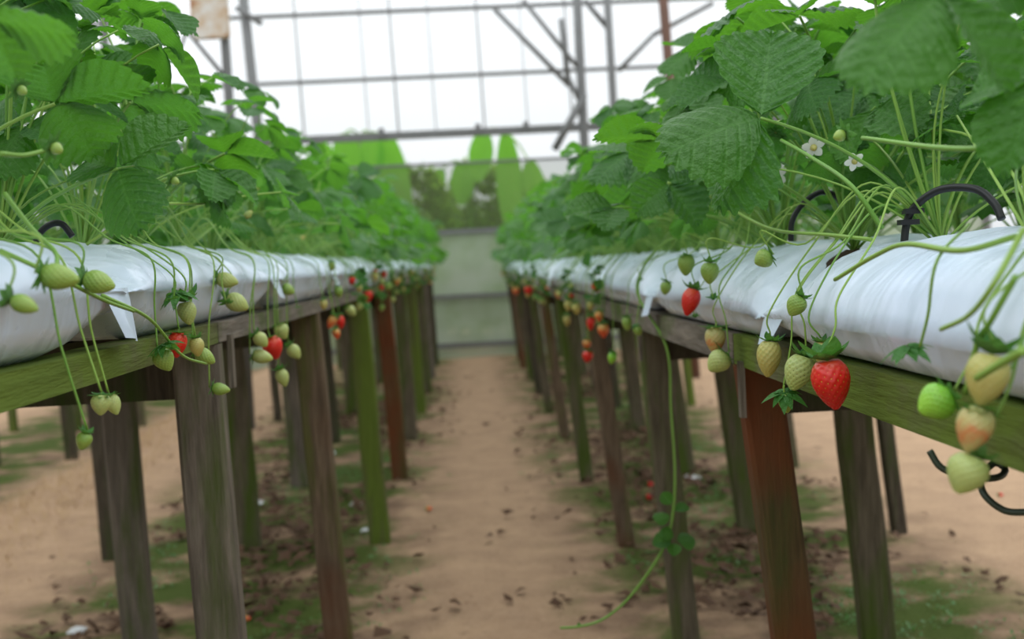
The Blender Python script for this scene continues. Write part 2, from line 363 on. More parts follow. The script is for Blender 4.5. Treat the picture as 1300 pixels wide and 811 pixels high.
def rusty_panel():
    c = at_y(265, 12, 7.8); root = empty('rusty_panel', (c.x, 7.83, c.z-.19), 'rusty white metal panel with rounded corners hung on grey post', 'panel')
    v, f = [], []; w, h, r, t = .125, .27, .03, .02; out = []
    for cx_, cz_, a0 in ((w-r, r, -90), (w-r, 2*h-r, 0), (-w+r, 2*h-r, 90), (-w+r, r, 180)):
        for k in range(5): a = math.radians(a0+22.5*k); out.append((cx_+r*math.cos(a), cz_+r*math.sin(a)))
    n = len(out)
    for y in (-t, t): v += [(x, y, z) for x, z in out]
    f += [list(range(n)), list(range(2*n-1, n-1, -1))] + [[i, i+n, (i+1) % n+n, (i+1) % n] for i in range(n)]
    ob('plate', mesh('plate', v, f, M_RUSTY, False), root)
    v, f = [], []
    loop = [Vector((x*.93, -t-.002, h+(z-h)*.965)) for x, z in out]; loop.append(loop[0]); tube(v, f, loop, .006, sides=5)
    ob('rim', mesh('rim', v, f, M_RUSTY), root)
    for sx in (-.06, .06): ob('hanger_wire', tube_mesh('hanger_wire', [Vector((sx, 0, 2*h-.02)), Vector((sx*.4+.1, .06, 2*h+.5))], .004, M_STEEL), root)
rusty_panel()

# ------------------------------------------------------------------ vegetation beyond the end wall
def blade(v, f, base, d, up, length, width, droop, n=10, fold=.25):
    d = d.normalized(); side = d.cross(up).normalized(); b0 = len(v); p = base.copy(); dirv = d.copy()
    for i in range(n+1):
        t = i/n; w = width*max(.03, math.sin(math.pi*min(1, .08+t*.92))**.6)
        nrm = side.cross(dirv).normalized()
        for s in (-1, -.5, 0, .5, 1): v.append(p+side*(w*s)+nrm*(fold*w*abs(s)))
        dirv = (dirv+Vector((0, 0, -droop/n))).normalized(); p = p+dirv*(length/n)
    for i in range(n):
        for k in range(4): a = b0+i*5+k; f.append([a, a+1, a+6, a+5])
def banana(x, y, h, n, label, seed):
    rnd = random.Random(seed); root = empty('banana_plant', (x, y, 0), label, 'banana plant', 'banana plants beyond the end wall')
    ob('stem', tube_mesh('stem', [Vector((0, 0, -.05)), Vector((.03, 0, h*.5)), Vector((.05, .02, h))], .11, M_STEM, .05, 8), root)
    for k in range(n):
        a = 2*math.pi*k/n+rnd.uniform(-.3, .3); el = rnd.uniform(.25, 1.2); v, f = [], []
        d = Vector((math.cos(a)*math.cos(el), math.sin(a)*math.cos(el)*.7, math.sin(el)))
        blade(v, f, Vector((.04, 0, h*rnd.uniform(.72, 1))), d, Vector((0, 0, 1)), rnd.uniform(1.2, 1.9), rnd.uniform(.2, .3), rnd.uniform(1.0, 2.2))
        ob('leaf', mesh('leaf', v, f, M_BANANA), root)
def banana_at(label, Y, ust, leaves):
    st = at_y(ust, 120, Y); root = empty('banana_plant', (st.x, Y+.25, 0), label, 'banana plant', 'banana plants beyond the end wall'); c = root.location
    zt = max(at_y(l[0], l[1], Y).z for l in leaves)+.01
    ob('stem', tube_mesh('stem', [Vector((0, 0, -.05)), Vector((.03, 0, zt*.5)), Vector((.0, .0, zt))], .10, M_STEM, .05, 8), root)
    for u, v_, u2, v2, w in leaves:      # a hanging blade from pixel to pixel, w metres wide, with its stalk
        a = at_y(u, v_, Y); b = at_y(u2, v2, Y-.15); v, f = [], []
        blade(v, f, a-c, b-a, Vector((random.uniform(-.4, .4), -1, .2)), (b-a).length, w/2, .1, 12, .3)
        o = ob('leaf', mesh('leaf', v, f, M_BANANA), root)
        ob('leaf_stalk', tube_mesh('leaf_stalk', catmull([Vector((0, 0, zt-.02)), ((a-c)+Vector((0, 0, zt)))/2+Vector((0, 0, .06)), a-c], 5), .02, M_STEM, .012, 6), o)
banana_at('bright green banana plant left behind the net', 14.6, 452, [(436, 170, 452, 262, .40), (492, 176, 512, 320, .42), (412, 182, 392, 270, .36), (470, 172, 478, 222, .3)])
banana_at('bright green banana plant right of the middle behind the net', 14.8, 640, [(614, 168, 606, 232, .32), (642, 172, 652, 310, .34), (672, 205, 690, 280, .30)])
banana_at('banana plant low behind the middle of the net', 15.4, 588, [(588, 205, 586, 262, .32), (560, 215, 540, 290, .25)])
banana_at('banana plant beyond the wall behind the left rack', 15.2, 330, [(320, 190, 300, 290, .4), (345, 190, 365, 290, .36)])
def shrub(x, y, h, r, label, seed, n=3200, m=M_BUSH):
    rnd = random.Random(seed); root = empty('shrub', (x, y, 0), label, 'shrub', 'shrubs beyond the end wall')
    v, f = [], []
    for k in range(n):
        th = rnd.uniform(0, 6.283); cz = rnd.uniform(-.9, 1); rr = (rnd.random()**.4)*r*math.sqrt(max(0, 1-cz*cz*.8))
        c = Vector((rr*math.cos(th), rr*math.sin(th)*.6, h*.5*(1+cz*.95)))
        d = Vector((rnd.gauss(0, 1), rnd.gauss(0, 1), rnd.gauss(0, .6))).normalized(); s = d.cross(Vector((0, 0, 1))).normalized(); l = rnd.uniform(.06, .14)
        b = len(v); v += [c-d*l, c+s*l*.4, c+d*l, c-s*l*.4]; f.append([b, b+1, b+2, b+3])
    o = ob('foliage', mesh('foliage', v, f, m, False), root); o['kind'] = 'stuff'
    ob('stem', tube_mesh('stem', [Vector((0, 0, -.05)), Vector((.05, 0, h*.4)), Vector((0, .03, h*.75))], .05, M_BARK, .02, 6), root)
shrub(-.75, 15.0, 2.40, .75, 'dark leafy shrub behind the net, left of middle', 5)
shrub(.35, 15.9, 2.45, .8, 'dark leafy shrub behind the middle of the net', 6)
shrub(2.2, 15.3, 2.0, .9, 'dark leafy shrub behind the net on the right', 7)
shrub(-2.4, 15.6, 2.2, .9, 'dark leafy shrub behind the net on the left', 8)
shrub(1.0, 16.6, 2.25, .9, 'olive shrub far behind the net, right of middle', 9)
shrub(-.2, 17.0, 1.95, .9, 'olive shrub far behind the net, in the middle', 10)

# ================================================================== RACKS
LEAN = -.068          # every post leans a little to the left towards its top
STL = [.47+1.3*k for k in range(10)]; STL[0] = .45; STL[2] = 2.97
STR = [.75, 1.76, 2.78, 4.1, 5.35, 6.75, 7.9, 9.0, 10.1, 11.3, 12.35]
KL = ['moss', 'grey', 'brown', 'green', 'rust', 'moss', 'green', 'moss', 'grey', 'dark']
KR = ['dark', 'rust', 'moss', 'brown', 'moss', 'brown', 'moss', 'dark', 'moss', 'brown', 'dark']
def post_mesh(w, d, z1, lean, dleany, mat):
    # tapering hand sawn post with slightly uneven faces
    v, f = [], []; n = 7
    for i in range(n):
        t = i/(n-1); z = -.10+(z1+.10)*t; x = lean*t; y = dleany*t; j = random.uniform(-.002, .002); k = random.uniform(-.002, .002); c = .006
        for sx, sy in ((-1, -1), (1, -1), (1, 1), (-1, 1)):
            for q in (0, 1):
                ax, ay = (c, 0) if (q == 0) == (sx*sy > 0) else (0, c)
                v.append((x+j+sx*(w/2-ax), y+k+sy*(d/2-ay), z))
    # order the 8 ring vertices by angle
    for i in range(n):
        ring = v[i*8:(i+1)*8]; cx_ = sum(p[0] for p in ring)/8; cy_ = sum(p[1] for p in ring)/8
        v[i*8:(i+1)*8] = sorted(ring, key=lambda p: math.atan2((p[1]-cy_)/d, (p[0]-cx_)/w))
    for i in range(n-1):
        for k in range(8): k2 = (k+1) % 8; f.append([i*8+k, i*8+k2, (i+1)*8+k2, (i+1)*8+k])
    f += [list(range(8))[::-1], [8*(n-1)+k for k in range(8)]]
    return mesh('post', v, f, mat, False)
def rail_mesh(x0, x1, y0, y1, z0, z1, mat):
    v, f = [], []; n = 9
    for i in range(n):
        t = i/(n-1); y = y0+(y1-y0)*t; j = .004*noise.noise(Vector((y*3, x0, z0))); k = .003*noise.noise(Vector((y*7, z0, x0)))
        v += [(x0+k, y, z0+j), (x1+k, y, z0+j), (x1+k, y, z1+j*.3), (x0+k, y, z1+j*.3)]
    for i in range(n-1):
        for k in range(4): k2 = (k+1) % 4; f.append([i*4+k, (i+1)*4+k, (i+1)*4+k2, i*4+k2])
    f += [[3, 2, 1, 0], [4*(n-1)+k for k in range(4)]]
    return mesh('rail', v, f, mat, False)
class RK: pass
def rack(sgn, xs, zr0, zr1, stations, kinds, label, name='growing_rack'):
    root = empty(name, (xs[0], 0, 0), label, 'rack', 'wooden growing racks')
    xo = xs[0]
    for i, y in enumerate(stations):
        for k, x in enumerate(xs):
            w = ((.076 if sgn < 0 else .061), .085, .055)[k]*random.uniform(.92, 1.08); d = (.046, .05, .05)[k]
            kind = kinds[i] if k == 0 else random.choice(['moss', 'dark', 'grey', 'moss']) if k == 1 else random.choice(['moss', 'dark', 'green'])
            if sgn < 0 and i == 2 and k == 1: kind = 'grey'
            ln = (-.035 if sgn < 0 else -.082)*random.uniform(.75, 1.25)
            jy = 0 if k == 0 else random.uniform(-.08, .08)
            xx = x + sgn*(w/2) - xo if k == 0 else x-xo
            o = ob('post', post_mesh(w, d, zr0, ln, random.uniform(-.012, .012), M_WOOD[kind]), root, (xx-ln, y+jy, 0))
            if sgn < 0 and i == 1 and k == 0:
                for dx in (-.012, .014):
                    v, f = [], []; c = Vector((dx-.005+ln*.33, -d/2-.0015, .262)); b = len(v)
                    v += [c+Vector((.005*math.cos(q*.785), 0, .005*math.sin(q*.785))) for q in range(8)]; v += [p+Vector((0, .004, 0)) for p in v[:8]]
                    f += [list(range(8))[::-1]]+[[q, (q+1) % 8, 8+(q+1) % 8, 8+q] for q in range(8)]
                    ob('nail_hole', mesh('nail_hole', v, f, M_HOLE), o)
        # cross beam on the three posts
        v, f = [], []; a, b = sorted((xs[0]-xo+sgn*.052, xs[2]-xo+sgn*.05)); box(v, f, (a, y+.026, zr0-.085), (b, y+.066, zr0-.002))
        ob('cross_beam', mesh('cross_beam', v, f, M_WOOD['dark'], False), root)
    # edge rails, jointed over the posts
    ends = [-.35]+stations[1::2]+[stations[-1]+.18] if True else None
    for k, x in enumerate(xs):
        for i in range(len(ends)-1):
            kind = (['green', 'grey', 'moss', 'grey', 'brown', 'moss'] if sgn < 0 else ['green', 'grey', 'grey', 'brown', 'moss', 'grey'])[i % 6] if k == 0 else 'moss'
            a, b = sorted((x-xo, x-xo+sgn*.045)) if k < 2 else sorted((x-xo-sgn*.02, x-xo+sgn*.02))
            ob('rail', rail_mesh(a, b, ends[i]+.003, ends[i+1]-.003, zr0, zr1, M_RAIL[kind]), root)
    # boards below the bags
    for c in (.14, .26, .38, .60, .72, .84):
        for i in range(len(ends)-1):
            a, b = sorted((sgn*(c-.04), sgn*(c+.04)))
            ob('deck_board', rail_mesh(a, b, ends[i]+.01, ends[i+1]-.01, zr0+.004, zr1-.001, M_RAIL['dark']), root)
    return root
XL, XR = -.39, .405
ZL0, ZL1, ZR0, ZR1 = .948, .980, .874, .922
rl = rack(-1, (XL, XL-.53, XL-1.06), ZL0, ZL1, STL, KL, 'weathered mossy wooden growing rack along the left of the path')
rr = rack(1, (XR, XR+.50, XR+1.03), ZR0, ZR1, STR, KR, 'weathered wooden growing rack along the right with rust brown post')
rn = rack(-1, (-2.45, -2.92, -3.42), .93, .97, [2.6+1.45*k for k in range(7)], ['dark', 'moss', 'moss', 'dark', 'moss', 'dark', 'moss'], 'mossy wooden rack seen far left beneath the near rack')
# narrow side strips nailed on the posts under the rail
for root, X, Y, z, sgn in ((rl, XL, 1.80, ZL0, -1), (rr, XR, 1.74, ZR0, 1), (rr, XR, 2.76, ZR0, 1)):
    v, f = [], []; x = .052 if sgn < 0 else -.004
    x = -.006 if sgn > 0 else .0
    box(v, f, (x, Y-.045 if sgn > 0 else Y+.03, z-.075), (x+.008, Y-.028 if sgn > 0 else Y+.05, z+.01)); ob('side_strip', mesh('side_strip', v, f, M_WOOD['grey'], False), root)

# ================================================================== GROW BAGS
class Row: pass
rows = []
def mkrow(sgn, xin, z0, h, hc, joints, side, front):
    r = Row(); r.sgn, r.xin, r.z0, r.h, r.hc, r.joints, r.side, r.front = sgn, xin, z0, h, hc, joints, side, front
    r.cx = xin+sgn*.2; r.top = z0+h; rows.append(r); return r
JL = [.27+1.0*k for k in range(13)]; JR = [.48+1.0*k for k in range(13)]
RLF = mkrow(-1, -.377, ZL1, .125, .060, JL, 'left', True); RLB = mkrow(-1, -.862, ZL1, .135, .06, [y+.13 for y in JL[:-1]], 'left', False)
RRF = mkrow(1, .388, ZR1, .137, .042, JR, 'right', True); RRB = mkrow(1, .89, ZR1, .145, .045, [y-.2 for y in JR], 'right', False)
def bag_mesh(r, ln, seed):
    v, f = [], []; NL = 70; W2 = .2; h, hc = r.h, r.hc
    half = [(0, 0), (.10, 0), (W2-.045, 0), (W2-.024, hc*.18), (W2-.010, hc*.55), (W2-.005, hc-.004), (W2, hc)]
    for k in range(1, 11):
        a = math.pi/2*k/10; half.append(((W2-.004)*math.cos(a)**.80, hc+.002+(h-hc-.002)*math.sin(a)**.95))
    prof = [(-x, z, i) for i, (x, z) in enumerate(half)] + [(x, z, i) for i, (x, z) in reversed(list(enumerate(half[1:-1], 1)))]
    n = len(prof)
    for j in range(NL+1):
        s = j/NL; t = .5-.5*math.cos(math.pi*s); y = ln*t; e = max(0, 1-min(t, 1-t)*ln/.16); e = e*e*(3-2*e)
        for x, z, i in prof:
            q = Vector((x*9, y*6, seed*3.7)); fz = 1-.80*e
            zz = hc*(1-e*.0)+(z-hc)*(fz if z > hc else 1-.55*e)
            xx = x*(1+.03*e)
            wv = noise.noise(q)*.007 + noise.noise(Vector((x*14+seed, y*26, z*12)))*.0035*(1 if z > .004 else 0)
            # radiating creases towards the sealed ends
            wv += .010*e*noise.noise(Vector((x*30+seed, y*3, 1)))*(1 if z > hc*.9 else .4) + .004*noise.noise(Vector((x*5, (y+x*.6)*38, seed)))*max(0, noise.noise(Vector((x*3, y*4, seed+9)))+.15)*2
            if i >= 6: zz += wv*1.2; xx += (wv*.8 if x > 0 else -wv*.8)
            elif i >= 3: xx += (1 if x > 0 else -1)*wv*.6
            v.append((xx, y, max(zz, 0)))
    for j in range(NL):
        for k in range(n): k2 = (k+1) % n; f.append([j*n+k, j*n+k2, (j+1)*n+k2, (j+1)*n+k])
    f += [list(range(n))[::-1], [NL*n+k for k in range(n)]]
    f = [q[::-1] for q in f]
    return mesh('bag_film', v, f, M_FILM)
def flap_mesh(sgn, seed, big):
    # the sealed corner of the bag that sticks out and folds down
    v, f = [], []; n = 6
    for i in range(n+1):
        for j in range(n+1):
            a, b = i/n, j/n                      # a: along the bag, b: down
            y = -.075*(1-a) + .016*a + .030*b*(1-a)
            z = .004 - .060*b*big*(1-.12*(1-a))
            x = -sgn*(.004 + .008*b + .008*math.sin(a*3.1)*b + .005*math.sin(a*5+seed)*b)
            v.append((x, y, z))
    for i in range(n):
        for j in range(n): q = i*(n+1)+j; f.append([q, q+1, q+n+2, q+n+1])
    m = mesh('corner_flap', v, f, M_FILM); return m
bag_of = {}
for r in rows:
    ln = r.joints[1]-r.joints[0]; variants = [bag_mesh(r, ln-.012, sd+(7 if r.side == 'left' else 0)) for sd in range(3)]
    flaps = [flap_mesh(r.sgn, 1, 1.0), flap_mesh(r.sgn, 2, .7), flap_mesh(r.sgn, 3, .85)]
    for i, y in enumerate(r.joints[:-1]):
        if y+ln > 12.75: break
        if r.front:
            lab = ('white plastic grow bag lying %s from the camera on the %s rack edge' % ('nearest' if i == 0 else ORD[i]+' nearest', r.side))
            grp = 'white grow bags on the %s rack edge' % r.side
        else:
            lab = 'white plastic grow bag, %s from the camera in the %s rack back row' % (ORD[i], r.side); grp = 'white grow bags in the back row of the %s rack' % r.side
        b = empty('grow_bag', (r.cx, y+.006, r.z0), lab, 'grow bag', grp)
        ob('bag_film', variants[i % 3], b)
        if r.front: ob('corner_flap', flaps[(i+(1 if r.side == 'right' else 0)) % 3], b, (-r.sgn*.196, ln-.012, r.hc))
        bag_of[(id(r), i)] = b

# ================================================================== STRAWBERRY LEAVES
def leaflet_geo(L_, wid, teeth, per, across, fold, droop, corr, tooth, seed, curl=0.0):
    """one leaflet along +x from the origin; returns verts, faces, uvs"""
    v, f, uv = [], [], []; n = teeth*per; rnd = random.Random(seed); ph = rnd.uniform(0, 6)
    idx = {}
    def wprof(t): return wid*(math.sin(math.pi*min(1, t**1.10))**.64 if 0 < t < 1 else 0)
    def put(x, y, s, b):
        z = fold*abs(y) - droop*(x**2)*1.0 + curl*(y*y)*4 + .02*math.sin(3*x+ph)*y
        fr = (s*teeth) % 1.0
        z += corr*(.5-.5*math.cos(2*math.pi*fr))*min(1, b*2.2)*(1-.35*b)
        v.append((x*L_, y*L_, z*L_)); uv.append((s*teeth+.001, b)); return len(v)-1
    grid = {}
    for side in (1, -1):
        for i in range(n+1):
            s = i/n; t = .5-.5*math.cos(math.pi*(s**.85)); t = min(max(t, .0), 1)
            w = wprof(t); fr = (i % per)/per
            tt = tooth*(1-abs(2*((fr+.5) % 1.0)-1)**.9*1.0)          # pointed between the veins' ends
            tt = tooth*(1-(1-abs(2*fr-1))**1.9)
            ext = 1+tt*(1 if .12 < s else .0)
            mx = t; my = w
            # push the margin outwards, teeth lean forward
            ox, oy = mx+(mx-.45)*tt*.9*(s > .12)+tt*.25*(s > .12), my*ext
            xm = max(0, t-.33*(w/wid)*.6-.12*s*(1-s)) if i < n else 1-.06
            for j in range(across+1):
                b = j/across
                if j == 0 and side == -1: grid[(side, i, j)] = grid[(1, i, 0)]; continue
                bb = b; x = xm+(ox-xm)*(bb**.92); y = oy*bb*side
                grid[(side, i, j)] = put(x, y, s, b)
        for i in range(n):
            for j in range(across):
                q = [grid[(side, i, j)], grid[(side, i, j+1)], grid[(side, i+1, j+1)], grid[(side, i+1, j)]]
                q = q[::-1] if side == 1 else q
                f.append(q)
    return v, f, uv
def flip_up(v, f):   # make faces look to +z
    out = []
    for q in f:
        a, b, c = (Vector(v[q[0]]), Vector(v[q[1]]), Vector(v[q[2]])); d = Vector(v[q[3]])
        nz = ((c-a).cross(d-b)).z
        out.append(q if nz > 0 else q[::-1])
    return out
LEAFLET_HI = []; LEAFLET_LO = []
for k, (wd, fo, dr, cu) in enumerate(((.46, .30, .16, 0), (.50, .16, .24, -.25), (.44, .42, .10, 0), (.52, .08, .34, -.2), (.47, .22, .05, .12), (.45, -.18, .30, -.3))):
    v, f, uv = leaflet_geo(1, wd, 10, 5, 7, fo, dr, .042, .100, k, cu); LEAFLET_HI.append(mesh('leaflet', v, flip_up(v, f), M_LEAF, True, uv))
    LEAFLET_LO.append(leaflet_geo(1, wd, 7, 2, 2, fo, dr, .03, .10, k, cu))
def leaf_frames(rnd, r, h, size):
    """end frame and the three leaflet matrices of a leaf standing at azimuth 0"""
    end = Vector((r, 0, h)); pitch = rnd.uniform(-.75, .25); d = Vector((math.cos(pitch), 0, math.sin(pitch)))
    up = Vector((-math.sin(pitch), 0, math.cos(pitch))); rollv = rnd.uniform(-.5, .5)
    side = Vector((0, 1, 0)); u2 = up*math.cos(rollv)+side*math.sin(rollv); s2 = u2.cross(d)
    ms = []
    for ang, sc in ((0, 1.0), (rnd.uniform(1.15, 1.55), .88), (-rnd.uniform(1.15, 1.55), .88)):
        dd = d*math.cos(ang)+s2*math.sin(ang); tilt = rnd.uniform(-.35, .30)
        dd = (dd*math.cos(tilt)+u2*math.sin(tilt)).normalized(); nn = (u2-dd*u2.dot(dd)).normalized(); sd = nn.cross(dd)
        m = Matrix((dd, sd, nn)).transposed().to_4x4() @ Matrix.Scale(size*sc, 4)
        m.translation = end+dd*.006; ms.append(m)
    return end, ms
PET, LEAF1 = [], []        # petiole meshes with leaflet frames; single mesh leaves
rl_ = random.Random(5)
for k in range(22):
    tall = k/21; r = rl_.uniform(.04, .17) if tall > .4 else rl_.uniform(.12, .24); h = .055+.335*tall+rl_.uniform(-.02, .03); size = rl_.uniform(.048, .078)
    end, ms = leaf_frames(rl_, r, h, size)
    p0, pc = Vector((0, 0, -.01)), Vector((r*rl_.uniform(.05, .4), rl_.uniform(-.03, .03), h*.75))
    path = [p0*(1-t)**2+pc*2*t*(1-t)+end*t*t for t in [i/9 for i in range(10)]]
    PET.append((tube_mesh('petiole', path, .0019, M_STEM, .0013, 6), ms, [rl_.randrange(6) for _ in range(3)]))
    v, f, uv, mi = [], [], [], []
    tube(v, f, path[::2]+[path[-1]], .0017, .0012, 4); uv += [(0, 1)]*len(v); mi += [1]*len(f)
    for m, q in zip(ms, PET[-1][2]):
        lv, lf, luv = LEAFLET_LO[q]; b = len(v); lf = flip_up(lv, lf)
        v += [m @ Vector(p) for p in lv]; f += [[x+b for x in fc] for fc in lf]; uv += luv; mi += [0]*len(lf)
    me = mesh('leaf', v, f, M_LEAF, True, uv); me.materials.append(M_STEM); me.polygons.foreach_set('material_index', mi); LEAF1.append(me)
SOIL = []
for k in range(3):
    v, f = [], []; n = 12
    for j in range(5):
        for i in range(n):
            a = 2*math.pi*i/n; rr_ = (.075-.016*j)*(1+.3*noise.noise(Vector((math.cos(a)*2, math.sin(a)*2, k*5+j*.3))))
            v.append((rr_*math.cos(a)*.75, rr_*math.sin(a), -.035+.0125*j-.001*j*j+.008*noise.noise(Vector((a*3, j, k)))))
    for j in range(4):
        for i in range(n): i2 = (i+1) % n; f.append([j*n+i, j*n+i2, (j+1)*n+i2, (j+1)*n+i])
    f.append([4*n+i for i in range(n)]); SOIL.append(mesh('soil', v, f, M_SOIL))

plants = {'left': [], 'right': []}
OUT = {'left': ((-400, -900), (215, -60), (232, 30), (262, 70), (345, 118), (380, 172), (470, 210), (560, 290)), 'right': ((600, 300), (645, 272), (695, 212), (765, 130), (850, 78), (900, 18), (935, -60), (1000, -500), (1900, -900))}
def outline(side, u):      # upper edge of the foliage as the photograph shows it
    o = OUT[side]
    for (a, b), (c, d) in zip(o, o[1:]):
        if a <= u <= c: return b+(d-b)*(u-a)/(c-a)
    return -9999
def strawberry_plant(r, y, hero, label, group, nleaf, sc=1.0):
    x = r.cx-r.sgn*(.055 if r.front else 0)+random.uniform(-.02, .02)
    root = empty('strawberry_plant', (x, y, r.top-.008), label, 'strawberry plant', group)
    for k in range(nleaf):
        q = random.randrange(22) if k > 5 else (k*4+random.randrange(3)) % 22
        az = 2.4*k+random.uniform(-.5, .5)
        s = sc*random.uniform(.86, 1.14)
        tilt = Matrix.Rotation(random.uniform(-.18, .18), 4, 'X') @ Matrix.Rotation((-.20 if r.sgn > 0 else .20)*(1 if r.front else .2)+random.uniform(-.15, .15), 4, 'Y')
        m = tilt @ Matrix.Rotation(az, 4, 'Z') @ Matrix.Scale(s, 4)
        tw = root.location + m @ PET[q][1][0].translation; pu, pv = project(tw); lim = outline(r.side, pu)
        if pv < lim+random.uniform(-6, 26): continue
        if r.front and y < 3.2 and tw.z < r.top+.05 and (tw.x-r.cx)*r.sgn < -.06: continue
        if hero and y < 1.75:
            tip = root.location + m @ PET[q][1][0].translation; pu, pv = project(tip)
            if (tip.y < .80 and -120 < pu < 1420) or (r.side == 'right' and tip.y < (1.42 if pu < 1090 else 1.2) and 800 < pu < 1330 and pv < 290) or (r.side == 'left' and tip.y < 1.32 and pu < 300 and 60 < pv < 300): continue
        if hero:
            pm, ms, lq = PET[q]; o = ob('leaf', pm, root, None, m)
            for lm, li in zip(ms, lq): ob('leaflet', LEAFLET_HI[li], o, None, lm)
        else: ob('leaf', LEAF1[q], root, None, m)
    if r.front and y < 8:
        ob('soil', SOIL[random.randrange(3)], root, (0, 0, -.006))
    if r.front: plants[r.side].append(root)
    return root
for r in rows:
    y = .62 if r.front else .9; i = 0; cnt = {}
    while y < 12.35:
        hero = r.front and y < 3.3
        nl = (random.randint(18, 23) if y < 5 else random.randint(16, 19)) if r.front else random.randint(22, 27)
        bi = max(0, min(len(r.joints)-2, int((y-r.joints[0])//(r.joints[1]-r.joints[0])))); cnt[bi] = cnt.get(bi, 0)+1
        if r.front: lab = '%sleafy strawberry plant, %s on the %s grow bag along the %s rack edge' % ('blurred ' if y > 4 else '', ORD[cnt[bi]-1], ORD[bi], r.side); grp = 'strawberry plants on the %s rack edge' % r.side
        else: lab = 'leafy strawberry plant in back row, %s on %s bag of the %s rack' % (ORD[cnt[bi]-1], ORD[bi], r.side); grp = 'strawberry plants in the back row of the %s rack' % r.side
        strawberry_plant(r, y, hero, lab, grp, nl, 1.0 if r.front else (1.28 if y < 4 else 1.12)); i += 1
        y += random.uniform(.21, .29)

# hero leaves set where the photograph shows them
def hero_leaf(side, u, v_, Y, size, d, n, lq=(0, 1, 4), spread=1.45, own=None):
    T = at_y(u, v_, Y); pl = min(plants[side], key=lambda p: abs(p.location.y-Y-.05)); c = pl.location
    d = Vector(d).normalized(); n = Vector(n); n = (n-d*n.dot(d)).normalized(); s2 = n.cross(d)
    E = T-c; mid = Vector((E.x*.35, E.y*.4, E.z*.75)); path = [mid*2*t*(1-t)+E*t*t for t in [i/12 for i in range(13)]]
    o = ob('leaf', tube_mesh('petiole', path, .0026, M_STEM, .0018, 7), pl)
    for k, (ang, sc) in enumerate(((0, 1.0), (spread, .93), (-spread, .93))):
        dd = d*math.cos(ang)+s2*math.sin(ang); tl = (-.12, -.05, -.1)[k]; dd = (dd*math.cos(tl)+n*math.sin(tl)).normalized(); nn = (n-dd*n.dot(dd)).normalized()
        if own: dd = Vector(own[k][0]).normalized(); nn = Vector(own[k][1]); nn = (nn-dd*nn.dot(dd)).normalized(); sc = own[k][2]
        m = Matrix((dd, nn.cross(dd), nn)).transposed().to_4x4() @ Matrix.Scale(size*sc, 4); m.translation = E+dd*.004
        ob('leaflet', LEAFLET_HI[lq[k]], o, None, m)
hero_leaf('right', 966, 150, 1.22, .108, (-.95, -.30, -.12), (-.05, -.72, .72), (1, 4, 5), 1.5, [((-.90, -.30, -.16), (-.10, -.78, .62), 1.0), ((.24, .45, .80), (-.12, -.82, .52), 1.08), ((-.62, -.10, -.72), (-.55, -.45, .5), .9)])
hero_leaf('right', 1195, -6, .74, .078, (-.8, -.1, -.45), (-.25, -.55, .85), (1, 0, 4), 1.4, [((-.72, -.25, -.5), (-.25, -.62, .75), 1.0), ((.35, -.2, -.55), (.2, -.6, .8), .9), ((-.3, .6, .5), (0, -.4, .9), .9)])
hero_leaf('right', 1330, 90, .82, .075, (-.5, -.1, -.6), (-.6, -.3, .6), (0, 1, 4))
hero_leaf('right', 838, 178, 1.60, .085, (-.95, .1, .30), (-.25, .35, .9), (0, 1, 4))
hero_leaf('right', 1258, 172, 1.38, .062, (-.2, -.5, -.8), (.1, -.85, .45), (1, 4, 0))
hero_leaf('right', 848, 232, 1.75, .075, (.5, -.3, -.7), (.2, -.8, .55), (4, 1, 0), 1.4)
hero_leaf('right', 800, 195, 1.9, .080, (-.6, -.4, -.2), (-.2, -.6, .8), (1, 3, 0))
hero_leaf('right', 935, 22, 1.62, .085, (-.85, -.3, -.1), (-.1, .3, .9), (3, 1, 0))
hero_leaf('right', 1015, 20, 1.5, .080, (-.3, -.7, .1), (0, .4, .9), (0, 1, 4))
hero_leaf('right', 1100, 118, 1.62, .085, (.2, -.6, -.5), (0, -.7, .7), (1, 4, 3))
hero_leaf('right', 1175, 130, 1.7, .09, (-.4, -.5, -.3), (-.2, .3, .9), (4, 1, 3))
hero_leaf('right', 1245, 110, 1.5, .085, (.3, -.4, -.7), (.1, .8, .4), (1, 0, 3))
hero_leaf('right', 1060, 90, 1.8, .085, (-.6, -.4, -.1), (-.1, -.5, .8), (0, 3, 1))
hero_leaf('right', 962, 45, 2.0, .085, (-.5, -.5, .1), (0, .4, .9), (1, 4, 3))
hero_leaf('right', 1010, 62, 2.2, .085, (.3, -.6, -.3), (0, -.6, .8), (0, 1, 4))
hero_leaf('right', 1045, 28, 1.9, .085, (.6, -.4, .1), (0, .3, .9), (3, 1, 0))
hero_leaf('right', 885, 62, 2.3, .085, (-.7, -.3, -.2), (-.1, -.5, .8), (1, 0, 4))
hero_leaf('right', 1100, 20, 1.7, .085, (-.2, -.6, -.2), (0, -.5, .8), (4, 1, 0))
hero_leaf('right', 1150, 75, 1.9, .09, (.5, -.4, -.3), (.1, .5, .8), (1, 0, 3))
hero_leaf('right', 1220, 60, 1.75, .09, (-.5, -.4, .2), (-.1, -.6, .7), (0, 3, 1))
hero_leaf('right', 1280, 40, 1.55, .085, (.1, -.6, -.4), (0, .4, .9), (1, 4, 0))
hero_leaf('right', 1275, 140, 1.5, .08, (-.3, -.4, -.6), (-.1, -.7, .6), (0, 1, 4))
hero_leaf('right', 1115, 215, 1.55, .06, (-.1, -.4, -.9), (0, -.9, .3), (2, 0, 1))
hero_leaf('left', 150, 214, 1.20, .078, (.75, .1, .62), (-.30, -.72, .62), (2, 0, 1), 1.9)
hero_leaf('left', 70, 132, 1.15, .085, (.85, .2, .35), (-.5, .3, .85), (0, 1, 4))
